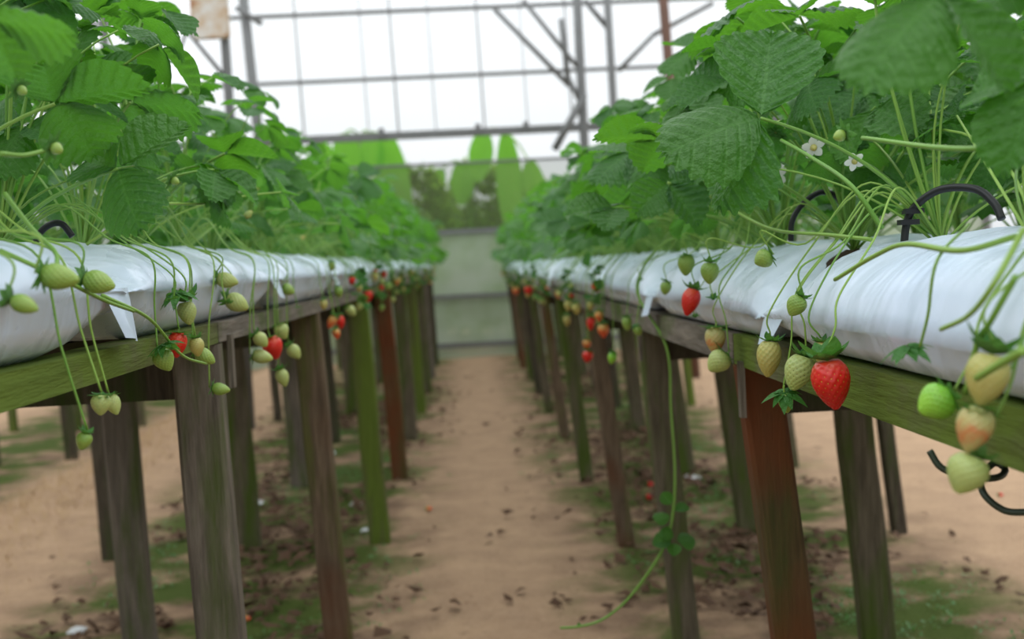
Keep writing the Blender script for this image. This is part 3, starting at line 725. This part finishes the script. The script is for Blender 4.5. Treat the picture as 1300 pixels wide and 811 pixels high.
hero_leaf('left', 165, 130, 1.45, .085, (.9, .0, .05), (.1, .55, .8), (1, 4, 0))
hero_leaf('left', -25, 22, .85, .062, (.85, .1, .05), (0, .4, .9), (1, 0, 4))
hero_leaf('left', 285, 195, 1.75, .075, (.95, 0, .1), (0, .3, .9), (0, 1, 4))
hero_leaf('left', 455, 225, 4.2, .10, (.6, -.3, -.4), (.2, -.6, .7), (1, 4, 0))
hero_leaf('left', 105, 40, 1.5, .08, (.5, -.4, .4), (-.2, -.5, .8), (0, 4, 1))
hero_leaf('left', 30, 160, 1.35, .07, (-.3, -.6, -.5), (-.1, -.7, .6), (1, 4, 0))

# ================================================================== STRAWBERRIES
def fib(n):
    out = []
    for i in range(n): t = (i+.5)/n; a = i*2.39996; out.append((t, a))
    return out
def rprof(t, kind):       # radius along the fruit (0 calyx .. 1 tip), length 1
    if kind == 0: return .46*(math.sin(math.pi*min(1, t*.9+.09))**.55)*(1-.42*t)*1.12 if t < 1 else 0
    if kind == 1: return .90*rprof(t, 0)+.10*rprof(t, 3)
    if kind == 2: return (.82*rprof(t, 0)+.18*rprof(t, 3))*.93
    if kind == 3: return .43*math.sqrt(max(0, 1-((t-.42)/.58)**2)) if t > .42 else .43*math.sqrt(max(0, 1-((t-.42)/.46)**2))
    return .40*math.sqrt(max(0, 1-((t-.36)/.64)**2)) if t > .36 else .40*math.sqrt(max(0, 1-((t-.36)/.40)**2))
def flesh_geo(kind, nu, nv, nseed, depth):
    v, f = [], []; seeds = []
    for t, a in fib(nseed):
        t = .05+.90*t; r = rprof(t, kind); dr = (rprof(min(.995, t+.01), kind)-rprof(max(.0, t-.01), kind))/.02
        seeds.append((Vector((r*math.cos(a), r*math.sin(a), -t)), Vector((math.cos(a), math.sin(a), dr)).normalized()))
    for j in range(nv+1):
        t = .5-.5*math.cos(math.pi*j/nv)
        for i in range(nu):
            a = 2*math.pi*i/nu; r = max(.002, rprof(min(max(t, .003), .999), kind)) if 0 < j < nv else .002
            p = Vector((r*math.cos(a), r*math.sin(a), -t))
            if depth:
                dmin = min((p-s[0]).length_squared for s in seeds)
                k = math.exp(-dmin/.0013); nrm = Vector((math.cos(a), math.sin(a), 0)); p -= nrm*depth*k
            v.append(p)
    for j in range(nv):
        for i in range(nu): i2 = (i+1) % nu; f.append([j*nu+i2, j*nu+i, (j+1)*nu+i, (j+1)*nu+i2])
    return v, f, seeds
def seeds_geo(seeds, depth):
    v, f = [], []
    for p, nn in seeds:
        a = nn.cross(Vector((0, 0, 1))).normalized(); c = a.cross(nn); q = p-nn*depth*.85; b = len(v)
        v += [q+a*.021, q+c*.032, q-a*.021, q-c*.032, q+nn*.020]
        f += [[b, b+1, b+4], [b+1, b+2, b+4], [b+2, b+3, b+4], [b+3, b, b+4]]
    return v, f
FL_HI, SEEDS, FL_LO = [], [], []
for k in range(3):
    v, f, sd = flesh_geo(k, 56, 42, 130, .044); FL_HI.append((v, f)); SEEDS.append(seeds_geo(sd, .044))
    v, f, sd = flesh_geo(k, 14, 10, 1, 0); FL_LO.append((v, f))
cache = {}
def fl(kind, col, hi):
    key = (kind, col, hi)
    if key not in cache: v, f = (FL_HI if hi else FL_LO)[kind]; cache[key] = mesh('flesh', v, f, BERRY[col])
    return cache[key]
def sd_mesh(kind, red):
    key = ('s', kind, red)
    if key not in cache: v, f = SEEDS[kind]; cache[key] = mesh('seeds', v, f, M_SEED_Y if red else M_SEED_G)
    return cache[key]
def calyx_mesh(n, length, wid, rise, curl, hi, seed):
    v, f = [], []; rnd = random.Random(seed)
    for k in range(n):
        a = 2*math.pi*k/n+rnd.uniform(-.15, .15); l = length*rnd.uniform(.8, 1.15)*(1 if k % 2 else .82); rs = rise+rnd.uniform(-.25, .25); b = len(v); m = 5 if hi else 3
        ca, sa = math.cos(a), math.sin(a); x = .03; z = .01
        for i in range(m+1):
            t = i/m; w = wid*math.sin(math.pi*(.12+.88*t)**.8)*(1 if i < m else 0)
            for s in (-1, 0, 1):
                px, py = x, w*s; v.append((px*ca-py*sa, px*sa+py*ca, z+.25*abs(s)*w))
            el = rs+curl*t; x += l/m*math.cos(el); z += l/m*math.sin(el)
        for i in range(m):
            for q in (0, 1): c = b+i*3+q; f.append([c, c+3, c+4, c+1])
    return mesh('calyx', v, f, M_CALYX)
CAL = {'up': calyx_mesh(9, .55, .13, .15, 1.0, True, 1), 'flat': calyx_mesh(10, .55, .12, -.15, .5, True, 2), 'down': calyx_mesh(10, .62, .13, -.35, -.45, True, 3), 'big': calyx_mesh(8, .68, .21, .35, .7, True, 4), 'far': calyx_mesh(7, .55, .16, .0, .5, False, 5)}
STUB = tube_mesh('stem', catmull([Vector((0, 0, -.02)), Vector((.02, .01, .15)), Vector((.06, 0, .32))], 4), .045, M_STEM, .035, 6)
def berry(P, w, h, ang, col, kind, hi, cal, label, group, toward=0.0, cs=1.0):
    """P: world point of the calyx; w, h: metres; ang: tip direction, 0 down, + right"""
    R = Matrix.Rotation(-ang, 4, 'Y') @ Matrix.Rotation(toward, 4, 'X')
    root = empty('strawberry', P, label, 'strawberry', group); root.rotation_euler = R.to_euler()
    sw = w/(.86, .86, .80)[kind]; sp = Matrix.Rotation(random.uniform(0, 6.28), 4, 'Z') @ Matrix.Diagonal((sw, sw, h, 1))
    ob('flesh', fl(kind, col, hi), root, None, sp)
    if hi: o = ob('seeds', sd_mesh(kind, col in ('red', 'orange', 'yellow', 'blush')), root, None, sp); o['kind'] = 'stuff'
    c = (w+h)*.62*cs
    ob('calyx', CAL[cal if hi else 'far'], root, None, Matrix.Rotation(random.uniform(0, 6), 4, 'Z') @ Matrix.Scale(c, 4))
    if hi: ob('stem', STUB, root, None, Matrix.Scale(c*.6, 4))
    return root
def stalk(side, P, ydir=None, sag=0.0, r=.0013, yoff=None):
    """fruit stalk from the nearest plant crown over the bag edge down to the point P"""
    rw = RLF if side == 'left' else RRF; s = rw.sgn
    pl = min(plants[side], key=lambda p: abs(p.location.y-(P.y+(yoff if yoff is not None else random.uniform(-.12, .18))))); c = pl.location
    zc = rw.z0+rw.hc; xe = rw.xin-s*.010
    pts = [Vector((0, 0, 0))]
    def A(x, y, z): pts.append(Vector((x, y, z))-c)
    ya = c.y+(P.y-c.y)*.35; yb = c.y+(P.y-c.y)*.8
    A(c.x+(xe-c.x)*.4, ya, rw.top+.035+random.uniform(0, .03))
    if P.z < rw.top+.01:
        A(rw.xin+s*.035, yb, rw.top-.004)
        if P.z < zc-.02: A(xe-s*.002, P.y+(yb-P.y)*.3, zc+.035); A((xe+P.x)/2, P.y+random.uniform(-.006, .006), (zc+P.z)/2+.015)
        else: A(min(P.x, xe-.004) if s > 0 else max(P.x, xe+.004), P.y+(yb-P.y)*.15, P.z+.03)
    pts.append(P-c)
    return ob('fruit_stalk', tube_mesh('fruit_stalk', catmull(pts, 7), r, M_STEM, r*.8, 6), pl)
def hb(side, u, v_, X, wp, hp, deg, col, kind, cal, label, tw=0.0, cs=1.0, st=True):
    """strawberry with its middle at pixel (u, v) in the vertical plane x = X, size in pixels"""
    if side == 'left': X += .038
    C = at_x(u, v_, X); sc = C.y/F; w, h = wp*sc, hp*sc; a = math.radians(deg)
    top = C+Vector((-math.sin(a), 0, math.cos(a)))*(h*.5)
    berry(top, w, h, a, col, kind, True, cal, label, 'strawberries hanging from the %s rack' % side, tw, cs)
    if st: stalk(side, top+Vector((-math.sin(a), 0, math.cos(a)))*(h*.18))
H = hb
# right rack
H('right', 1056, 489, .362, 50, 64, 8, 'red', 0, 'big', 'large ripe red strawberry hanging in front of the right rack rail', 0, .95)
H('right', 1013, 474, .372, 38, 46, -22, 'pale', 2, 'up', 'pale green strawberry just left of the large red one', 0, .9)
H('right', 1043, 449, .385, 22, 30, 0, 'yellow', 1, 'up', 'small beige strawberry peeping behind the large red one')
H('right', 976, 456, .366, 32, 46, -6, 'yellow', 2, 'up', 'yellowish strawberry with withered calyx left of the pale one', 0, .8)
H('right', 999, 512, .360, 20, 30, 12, 'green', 1, 'down', 'small green strawberry under a wide spread star calyx', .3, 1.6)
H('right', 911, 460, .366, 30, 30, -48, 'pale', 2, 'flat', 'pale green strawberry tilted left by the right rack joint')
H('right', 908, 432, .368, 27, 34, -4, 'blush', 1, 'flat', 'strawberry turning orange at its tip above a pale green one')
H('right', 1010, 389, .362, 26, 27, -32, 'green', 2, 'up', 'small green strawberry with long sepals before the white bag')
H('right', 968, 329, .375, 25, 22, -65, 'green', 1, 'flat', 'green strawberry lying sideways at the top of the right bag')
H('right', 901, 347, .350, 24, 27, -5, 'green', 1, 'up', 'olive green strawberry above the bag, right of a red one')
H('right', 871, 337, .350, 22, 26, -5, 'green', 1, 'flat', 'round olive strawberry above the small red one')
H('right', 876, 384, .352, 24, 35, -18, 'red', 0, 'up', 'ripe red strawberry hanging before the bag joint on the right')
H('right', 1186, 512, .335, 50, 44, -62, 'bright', 1, 'flat', 'glossy bright green strawberry lying sideways near the right rail')
H('right', 1252, 483, .338, 56, 68, -14, 'yellow', 0, 'big', 'topmost pale strawberry of the nearest hanging cluster on the right')
H('right', 1236, 546, .330, 48, 60, -18, 'blush', 0, 'flat', 'pale strawberry with an orange blush, middle of nearest cluster')
H('right', 1226, 603, .326, 54, 52, -28, 'pale', 0, 'up', 'lowest pale green strawberry of the nearest cluster on the right')
# left rack
H('left', 77, 352, -.345, 34, 46, 78, 'green', 2, 'flat', 'green strawberry pointing right before the nearest left bag')
H('left', 127, 359, -.365, 30, 38, 72, 'green', 2, 'up', 'green strawberry with brown calyx right of another on the left bag')
H('left', 32, 387, -.355, 24, 34, 65, 'green', 2, 'big', 'small green strawberry at the left edge of the picture')
H('left', 289, 356, -.395, 20, 27, 75, 'pale', 2, 'flat', 'pale green strawberry high on the second left bag')
H('left', 302, 385, -.395, 24, 29, 60, 'pale', 2, 'up', 'pale green strawberry low on the second left bag')
H('left', 238, 398, -.395, 24, 29, 8, 'pale', 1, 'big', 'pale strawberry under broad sepals left of the bag corner', 0, 1.3)
H('left', 209, 458, -.395, 27, 28, 25, 'green', 0, 'flat', 'seedy green strawberry beside a red one at the left post')
H('left', 225, 438, -.402, 24, 32, -8, 'red', 0, 'flat', 'red strawberry half hidden among green ones at the left post')
H('left', 250, 441, -.395, 19, 23, 5, 'yellow', 1, 'up', 'tan strawberry above the left post')
H('left', 261, 453, -.39, 20, 27, 55, 'green', 2, 'flat', 'green strawberry with feathery calyx at the left post')
H('left', 281, 494, -.40, 16, 22, 80, 'green', 2, 'flat', 'small green strawberry hanging sideways beside the left post')
H('left', 128, 514, -.375, 25, 26, -5, 'pale', 1, 'flat', 'left one of two pale strawberries hanging below the left rail')
H('left', 144, 514, -.38, 20, 26, 18, 'pale', 1, 'flat', 'right one of two pale strawberries hanging below the left rail')
H('left', 106, 560, -.378, 20, 22, -22, 'green', 1, 'up', 'lowest small green strawberry hanging under the left rail')
H('left', 347, 442, -.402, 26, 29, 15, 'red', 0, 'flat', 'ripe red strawberry in the second cluster of the left rack')
H('left', 334, 453, -.395, 18, 25, 75, 'pale', 2, 'flat', 'pale strawberry below left of the red one in the second cluster')
H('left', 332, 432, -.395, 18, 20, 40, 'pale', 1, 'up', 'pale strawberry left of the red one in the second cluster')
H('left', 358, 421, -.40, 19, 20, 20, 'pale', 1, 'flat', 'pale strawberry above the red one in the second cluster')
H('left', 374, 447, -.395, 17, 20, 35, 'pale', 2, 'up', 'pale strawberry right of the red one in the second cluster')
H('left', 359, 480, -.395, 17, 22, 15, 'pale', 1, 'up', 'pale strawberry hanging lowest in the second left cluster')
H('left', 366, 368, -.40, 15, 17, 60, 'green', 1, 'flat', 'green strawberry on the third left bag')
# farther, blurred ones
def fb(side, u, v_, wp, hp, deg, col, label):
    X = -.354 if side == 'left' else .365
    C = at_x(u, v_, X); sc = C.y/F; a = math.radians(deg); w, h = wp*sc, hp*sc; top = C+Vector((-math.sin(a), 0, math.cos(a)))*(h*.5)
    berry(top, w, h, a, col, random.choice((0, 1, 2)), False, 'far', label, 'blurred strawberries farther along the %s rack' % side)
    stalk(side, top+Vector((0, 0, .004)))
for a in (('left', 411, 387, 10, 13, 0, 'yellow', 'yellowish strawberry above the red cluster of the third left bag'), ('left', 421, 409, 12, 17, -30, 'orange', 'orange strawberry left in the red cluster farther along left rack'),
          ('left', 432, 409, 12, 18, 5, 'red', 'red strawberry right in the red cluster farther along left rack'), ('left', 427, 424, 11, 13, 10, 'orange', 'lowest orange strawberry in the red cluster along left rack'),
          ('left', 446, 395, 13, 14, 40, 'pale', 'pale strawberry right of the red cluster along left rack'), ('left', 467, 376, 12, 16, -5, 'red', 'small red strawberry on the fourth left bag'),
          ('left', 430, 371, 12, 14, 10, 'green', 'green strawberry above the red cluster along left rack'), ('left', 492, 364, 10, 11, 0, 'green', 'tiny green strawberry on the fifth left bag'),
          ('left', 421, 338, 10, 12, 0, 'green', 'green strawberry on top of the third left bag'), ('left', 476, 352, 9, 11, 0, 'yellow', 'yellow strawberry on top of the fourth left bag'),
          ('right', 766, 420, 15, 18, 0, 'orange', 'orange strawberry in the blurred cluster of the third right bag'), ('right', 750, 411, 11, 18, -5, 'red', 'dark red strawberry in the blurred cluster of third right bag'),
          ('right', 746, 453, 14, 15, -10, 'red', 'lowest red strawberry in the blurred cluster of third right bag'), ('right', 745, 437, 11, 12, 0, 'orange', 'small orange strawberry above the lowest red one'),
          ('right', 796, 411, 13, 18, 0, 'green', 'green strawberry in the leafy clump under third right bag'), ('right', 777, 455, 12, 15, -15, 'bright', 'bright green strawberry low in the clump under third right bag'),
          ('right', 810, 420, 12, 13, 20, 'green', 'right green strawberry in the clump under third right bag'), ('right', 732, 392, 12, 15, 5, 'yellow', 'yellow strawberry right of its twin on the fourth right bag'),
          ('right', 722, 388, 12, 14, -10, 'yellow', 'yellow strawberry left of its twin on the fourth right bag'), ('right', 671, 369, 11, 12, 0, 'red', 'tiny red strawberry far down the right rack'),
          ('right', 655, 369, 9, 10, 0, 'orange', 'tiny orange strawberry far down the right rack'), ('right', 709, 374, 8, 11, 0, 'orange', 'tiny orange strawberry on the fifth right bag'),
          ('right', 720, 407, 10, 14, 0, 'yellow', 'lower yellow strawberry on the fourth right bag'), ('right', 845, 366, 15, 17, -10, 'green', 'green strawberry in leaves left of the red one on right')):
    fb(*a)
# hanging stalks, truss twigs and sepals that carry no fruit in the photograph
def loose(side, pts, r=.0015, name='flower_stalk'):
    Y = pts[0][2]; pl = min(plants[side], key=lambda p: abs(p.location.y-Y)); c = pl.location
    path = catmull([(at_y(u, v_, y_))-c for u, v_, y_ in pts], 8)
    return ob(name, tube_mesh(name, path, r, M_STEM, r*.8, 6), pl), pl
XP = lambda u, v_, X: (u, v_, at_x(u, v_, X).y)
loose('right', [XP(1106, 304, .44), XP(1050, 298, .42), XP(985, 292, .42), XP(940, 272, .41), XP(905, 246, .41)], .0026)
loose('right', [XP(1290, 300, .40), XP(1220, 318, .36), XP(1150, 310, .365), XP(1110, 325, .365), XP(1060, 355, .36)], .0026)
loose('right', [XP(1290, 350, .345), XP(1262, 400, .338), XP(1240, 440, .338), XP(1225, 500, .336)], .0024)
loose('right', [XP(1300, 290, .36), XP(1262, 360, .335), XP(1230, 400, .335), XP(1195, 418, .34)], .0022)
loose('right', [XP(1230, 285, .40), XP(1190, 330, .355), XP(1178, 400, .352), XP(1168, 440, .352)], .0014)
loose('right', [XP(1300, 186, .42), XP(1200, 188, .40), XP(1095, 175, .40)], .0028)
loose('right', [XP(1120, 290, .45), XP(1080, 235, .42), XP(1030, 200, .41), XP(992, 178, .40)], .0030)
loose('right', [XP(1300, 445, .32), XP(1270, 462, .322), XP(1240, 480, .325)], .0030)
loose('left', [XP(0, 195, -0.382), XP(30, 197, -0.382), XP(60, 190, -0.372)], .0026)
loose('left', [XP(110, 310, -0.462), XP(190, 262, -0.402), XP(260, 258, -0.392), XP(310, 242, -0.392)], .0022)
loose('left', [XP(130, 375, -0.347), XP(190, 405, -0.347), XP(230, 450, -0.347), XP(262, 462, -0.347)], .0020)
loose('left', [XP(0, 318, -0.382), XP(60, 345, -0.347), XP(130, 380, -0.342), XP(170, 395, -0.347)], .0022)
loose('left', [XP(5, 245, -0.382), XP(40, 290, -0.362), XP(70, 320, -0.342), XP(72, 340, -0.322)], .0024)
for a in range(9):     # thin stalks hanging over the bags, each with a withered flower head
    for side, rw in (('left', RLF), ('right', RRF)):
        y = random.uniform(1.35, 5.5); P = Vector((rw.xin-rw.sgn*.020, y, rw.z0+random.uniform(-.02, .09))); o = stalk(side, P, r=.0012)
        ob('calyx', CAL['far'], o, None, Matrix.Translation(P-o.parent.location) @ Matrix.Rotation(random.uniform(-.5, .5), 4, 'X') @ Matrix.Scale(random.uniform(.016, .026), 4))
# rosettes: sepals and fruitlets in the foliage
def rosette(side, u, v_, X, wp, ang, flower=False, calsize=1.0):
    X += .038*(side == 'left'); C = at_x(u, v_, X); sc = C.y/F; pl = min(plants[side], key=lambda p: abs(p.location.y-C.y)); c = pl.location; w = wp*sc
    R = Matrix.Translation(C-c) @ Matrix.Rotation(-1.05 if flower is True else -.45 if not flower else .15, 4, 'X') @ Matrix.Rotation(0 if flower is True else -math.radians(ang), 4, 'Y') @ Matrix.Rotation(random.uniform(0, 6), 4, 'Z')
    cal = ob('calyx', CAL['down' if flower == 'none' else 'flat'], pl, None, R @ Matrix.Scale(w*calsize, 4))
    if flower == 'none': return
    ob('fruitlet', fl(1, 'green' if not flower else 'yellow', False), cal, None, Matrix.Diagonal((.42, .42, .36, 1)))
    if flower:
        for k in range(5):
            a = 2*math.pi*k/5; v, f = [], []
            if k == 0:
                for i in range(5):
                    t = i/4
                    for s in (-1, 0, 1): v.append((.12+.48*t, .22*s*math.sin(math.pi*(.15+.75*t)), -.12-.03*t+.04*abs(s)))
                for i in range(4):
                    for q in (0, 1): b = i*3+q; f.append([b, b+3, b+4, b+1])
                pm = mesh('petal', v, f, M_PETAL)
            ob('petal', pm, cal, None, Matrix.Rotation(a, 4, 'Z'))
rosette('left', 66, 186, -.38, 44, 60); rosette('left', 24, 112, -.42, 36, 50); rosette('left', 280, 240, -.42, 26, 100); rosette('left', 322, 238, -.44, 24, 70); rosette('left', 218, 228, -.43, 30, 60)
rosette('right', 985, 168, .40, 44, 150, False, 1.2); rosette('right', 1072, 170, .37, 44, -70); rosette('right', 1032, 186, .44, 26, 170, True); rosette('right', 984, 222, .45, 26, 150, True)
rosette('right', 1152, 440, .350, 44, 10, 'none', 1.4); rosette('right', 895, 243, .42, 22, -60); rosette('right', 1084, 204, .44, 22, 160, True)
rosette('left', 208, 437, -.39, 34, 20, 'none', 1.3); rosette('left', 225, 372, -.40, 34, 0, 'none', 1.4)
for k in range(46):
    side = random.choice(('left', 'right')); rw = RLF if side == 'left' else RRF; y = random.uniform(1.8, 7); pl = min(plants[side], key=lambda p: abs(p.location.y-y))
    R = Matrix.Translation(Vector((rw.cx-rw.sgn*random.uniform(.05, .22), y, rw.top+random.uniform(.03, .24)))-pl.location) @ Matrix.Rotation(random.uniform(1, 5), 4, 'Y') @ Matrix.Scale(random.uniform(.02, .03), 4)
    cal = ob('calyx', CAL['far'], pl, None, R); ob('fruitlet', fl(1, random.choice(('green', 'yellow', 'pale')), False), cal, None, Matrix.Diagonal((.5, .5, .55, 1)))

# generic far trusses: leafy clumps with fruit below the bag edge
rf = random.Random(77)
for side, rw, ys in (('left', RLF, (3.7, 4.6, 5.3, 6.2, 7.0, 8.1, 9.3, 10.6, 11.7)), ('right', RRF, (3.3, 4.3, 5.6, 6.3, 7.3, 8.4, 9.6, 10.9, 11.8))):
    for y in ys:
        pl = min(plants[side], key=lambda p: abs(p.location.y-y))
        for q in range(12):
            Pc = Vector((rw.xin-rw.sgn*rf.uniform(.008, .04), y+rf.uniform(-.16, .16), rw.z0+rf.uniform(-.06, .11)))
            ob('calyx', CAL[rf.choice(('far', 'down', 'up'))], pl, None, Matrix.Translation(Pc-pl.location) @ Matrix.Rotation(rf.uniform(-1, 1), 4, 'X') @ Matrix.Rotation(rf.uniform(0, 6), 4, 'Z') @ Matrix.Scale(rf.uniform(.028, .045), 4))
        for q in range(rf.randint(3, 5)):
            P = Vector((rw.xin-rw.sgn*rf.uniform(.012, .04), y+rf.uniform(-.15, .15), rw.z0+rf.uniform(-.07, .07)))
            col = rf.choice(('green', 'pale', 'pale', 'yellow', 'orange', 'red')); s = rf.uniform(.018, .026)
            bn = ORD[max(0, min(12, int((P.y-rw.joints[0])//(rw.joints[1]-rw.joints[0]))))]
            cn = {'green': 'green', 'pale': 'pale green', 'yellow': 'yellowish', 'orange': 'orange', 'red': 'red'}[col]
            berry(P, s, s*1.25, rf.uniform(-.4, .4), col, rf.choice((0, 1, 2)), False, 'far', 'small blurred %s strawberry hanging below the %s grow bag of the %s rack' % (cn, bn, side), 'small strawberries along the %s rack' % side)
            stalk(side, P+Vector((0, 0, .004)))

# runner that hangs from the right rack to the ground
def runner():
    pl = min(plants['right'], key=lambda p: abs(p.location.y-2.45)); c = pl.location; Y = 2.42
    P = lambda u, v_, y=Y: at_y(u, v_, y)-c
    path = catmull([Vector((0, 0, 0)), Vector((-.1, .0, .03)), Vector((RRF.xin-.02, 2.5, RRF.z0+.06))-c, P(846, 440), P(852, 520), P(857, 600), P(853, 660), P(840, 700), P(800, 757), P(765, 786), P(735, 795), P(711, 797)], 8)
    o = ob('runner', tube_mesh('runner', path, .0028, M_STEM, .0030, 7), pl)
    for u, v_, s, d, n, q in ((850, 655, .035, (-.9, -.3, .1), (0, -.6, .8), 1), (856, 648, .032, (.9, 0, .2), (0, -.5, .9), 0), (852, 640, .030, (-.5, .3, .7), (-.3, -.8, .4), 4), (848, 668, .030, (-.3, -.5, -.7), (0, -.8, .5), 1),
                           (852, 684, .040, (-.9, -.2, -.1), (0, -.75, .65), 0), (860, 686, .040, (.9, .1, .1), (0, -.7, .7), 3), (856, 690, .032, (-.2, -.7, -.5), (0, -.6, .8), 4), (735, 795, .008, (0, 0, 1), (0, -1, 0), 0)):
        d = Vector(d).normalized(); n = Vector(n); n = (n-d*n.dot(d)).normalized(); m = Matrix((d, n.cross(d), n)).transposed().to_4x4() @ Matrix.Scale(s, 4); m.translation = P(u, v_)
        ob('leaflet', LEAFLET_HI[q], o, None, m)
runner()

# ================================================================== IRRIGATION
def hoop(side, pts, label, r=.0045, mt=M_TUBE):
    P = [at_y(u, v_, y) for u, v_, y in pts]; root = empty('drip_tube', P[0], label, 'tube', 'black drip tubes')
    ob('tube', tube_mesh('tube', catmull([p-P[0] for p in P], 9), r, mt, sides=9), root); return root
h1 = hoop('right', [(1147, 318, 1.30), (1152, 280, 1.30), (1166, 258, 1.29), (1196, 240, 1.27), (1238, 240, 1.24), (1262, 258, 1.22), (1272, 278, 1.21)], 'black drip hoop stuck in the nearest right grow bag')
p0 = h1.location
for u, v_ in ((1158, 268), (1152, 282)):
    p = at_y(u, v_, 1.295)-p0; v, f = [], []; box(v, f, p-Vector((.010, .006, .003)), p+Vector((.012, .006, .003))); ob('clip', mesh('clip', v, f, M_TUBE, False), h1)
hoop('right', [(1004, 306, 1.62), (1006, 280, 1.62), (1020, 258, 1.62), (1042, 244, 1.62), (1062, 250, 1.62), (1075, 275, 1.62)], 'black drip hoop behind stems on the second right plants', .0042)
hoop('left', [(42, 325, 1.42), (48, 300, 1.42), (62, 286, 1.42), (78, 284, 1.42), (92, 300, 1.42)], 'black drip hoop at the crown on the nearest left bag', .0042)
hoop('right', [(1180, 572, .98), (1196, 594, .975), (1232, 606, .97), (1266, 606, .97), (1276, 596, .985), (1262, 588, .99), (1246, 606, .985), (1250, 628, .965), (1276, 648, .955), (1310, 650, .94)], 'dark looped hose dangling below the nearest right rail', .0031, M_HOSE)

# ================================================================== GROUND LITTER
def on_ground(u, v_): return at_z(u, v_, .004)
for u, v_, s, lab in ((99, 803, .05, 'white plastic scrap at the bottom left corner'), (326, 640, .06, 'white plastic scrap on the ground behind the second left post'), (418, 577, .07, 'pale scrap lying under the left rack, half way'),
                      (465, 675, .04, 'white scrap beside the green left post'), (452, 642, .05, 'grey scrap on the ground right of the brown left post'), (880, 608, .07, 'white scrap on the ground under the right rack'), (198, 578, .05, 'pale scrap on the sand of the left alley')):
    p = on_ground(u, v_); root = empty('plastic_scrap', p, lab, 'scrap', 'scraps on the ground'); v, f = [], []; n = 5
    for i in range(n+1):
        for j in range(n+1): v.append(((i/n-.5)*s+.006*noise.noise(Vector((i, j, u))), (j/n-.5)*s*1.1+.008*noise.noise(Vector((j, i, v_))), .006+.018*abs(noise.noise(Vector((i*.6, j*.6, u)))))) 
    for i in range(n):
        for j in range(n): q = i*(n+1)+j; f.append([q, q+n+1, q+n+2, q+1])
    ob('sheet', mesh('sheet', v, f, M_PAPER, False), root)
for u, v_, s, col, lab in ((822, 617, .024, 'red', 'fallen red strawberry on the ground left of the tall right post'), (820, 634, .026, 'red', 'second fallen red strawberry nearer the camera on the ground'), (1268, 630, .016, 'red', 'small fallen red strawberry on the sand at far right'),
                          (541, 648, .022, 'orange', 'fallen rotting strawberry on the left edge of the path'), (310, 788, .018, 'orange', 'fallen orange strawberry at the foot of the nearest left post')):
    p = on_ground(u, v_)+Vector((0, 0, s*.42)); berry(p, s, s*1.2, 1.5, col, 1, False, 'far', lab, 'fallen strawberries')
def litter(name, label, n, rnd, m, gen, cat):
    v, f = [], []
    for _ in range(n): gen(v, f, rnd)
    o = ob(name, mesh(name, v, f, m, False)); tag(o, label, cat, kind='stuff'); return o
def strip_x(rnd):
    return rnd.choice((-.86, .95))+rnd.gauss(0, .28)
def g_dead(v, f, rnd):
    x, y = strip_x(rnd), 1.6+9*rnd.random()**1.3; s = rnd.uniform(.009, .024)+.024*rnd.random()**3; a = rnd.uniform(0, 6.3); b = len(v)
    if noise.noise(Vector((x*2, y*1.2, 7))) < -.12: return
    d = Vector((math.cos(a), math.sin(a), 0)); e = Vector((-math.sin(a), math.cos(a), 0)); c = Vector((x, y, .006))
    z = lambda: Vector((0, 0, rnd.uniform(0, s*1.0)))
    v += [c-d*s+z(), c-e*s*.6+z(), c+Vector((0, 0, s*.7)), c+e*s*.6+z(), c+d*s+z()]; f += [[b, b+1, b+2], [b, b+2, b+3], [b+1, b+4, b+2], [b+4, b+3, b+2]]
litter('leaf_litter', 'brown crumpled leaf litter strewn below both racks', 7500, random.Random(3), M_LITTER, g_dead, 'leaf litter')
def g_weed(v, f, rnd):
    x, y = strip_x(rnd), 1.6+9*rnd.random()**1.4
    if noise.noise(Vector((x*1.7, y*1.1, 2))) < .12: return
    for k in range(5):
        a = rnd.uniform(0, 6.3); l = rnd.uniform(.006, .016); d = Vector((math.cos(a), math.sin(a), rnd.uniform(.2, .9))); e = Vector((-math.sin(a), math.cos(a), 0)); c = Vector((x+rnd.gauss(0, .012), y+rnd.gauss(0, .012), .003)); b = len(v)
        v += [c, c+d*l*.5+e*l*.3, c+d*l, c+d*l*.5-e*l*.3]; f.append([b, b+1, b+2, b+3])
litter('ground_weeds', 'low green moss and tiny weeds in patches below the racks', 6500, random.Random(4), M_CALYX, g_weed, 'weeds')
def g_straw(v, f, rnd):
    x = -2.05+rnd.gauss(0, .16); y = rnd.uniform(2.5, 9); z = .09*math.exp(-((x+2.05)/.22)**2)*.6
    a = rnd.uniform(0, 6.3); l = rnd.uniform(.04, .10); d = Vector((math.cos(a)*.6, math.sin(a)*.6, rnd.uniform(.0, .8))); e = Vector((-math.sin(a), math.cos(a), 0))*.0018; c = Vector((x, y, z+.002)); b = len(v)
    v += [c-e, c+e, c+d*l]; f.append([b, b+1, b+2])
litter('dry_grass', 'dry straw coloured grass on the earth bank in left alley', 5000, random.Random(6), M_STRAW, g_straw, 'dry grass')
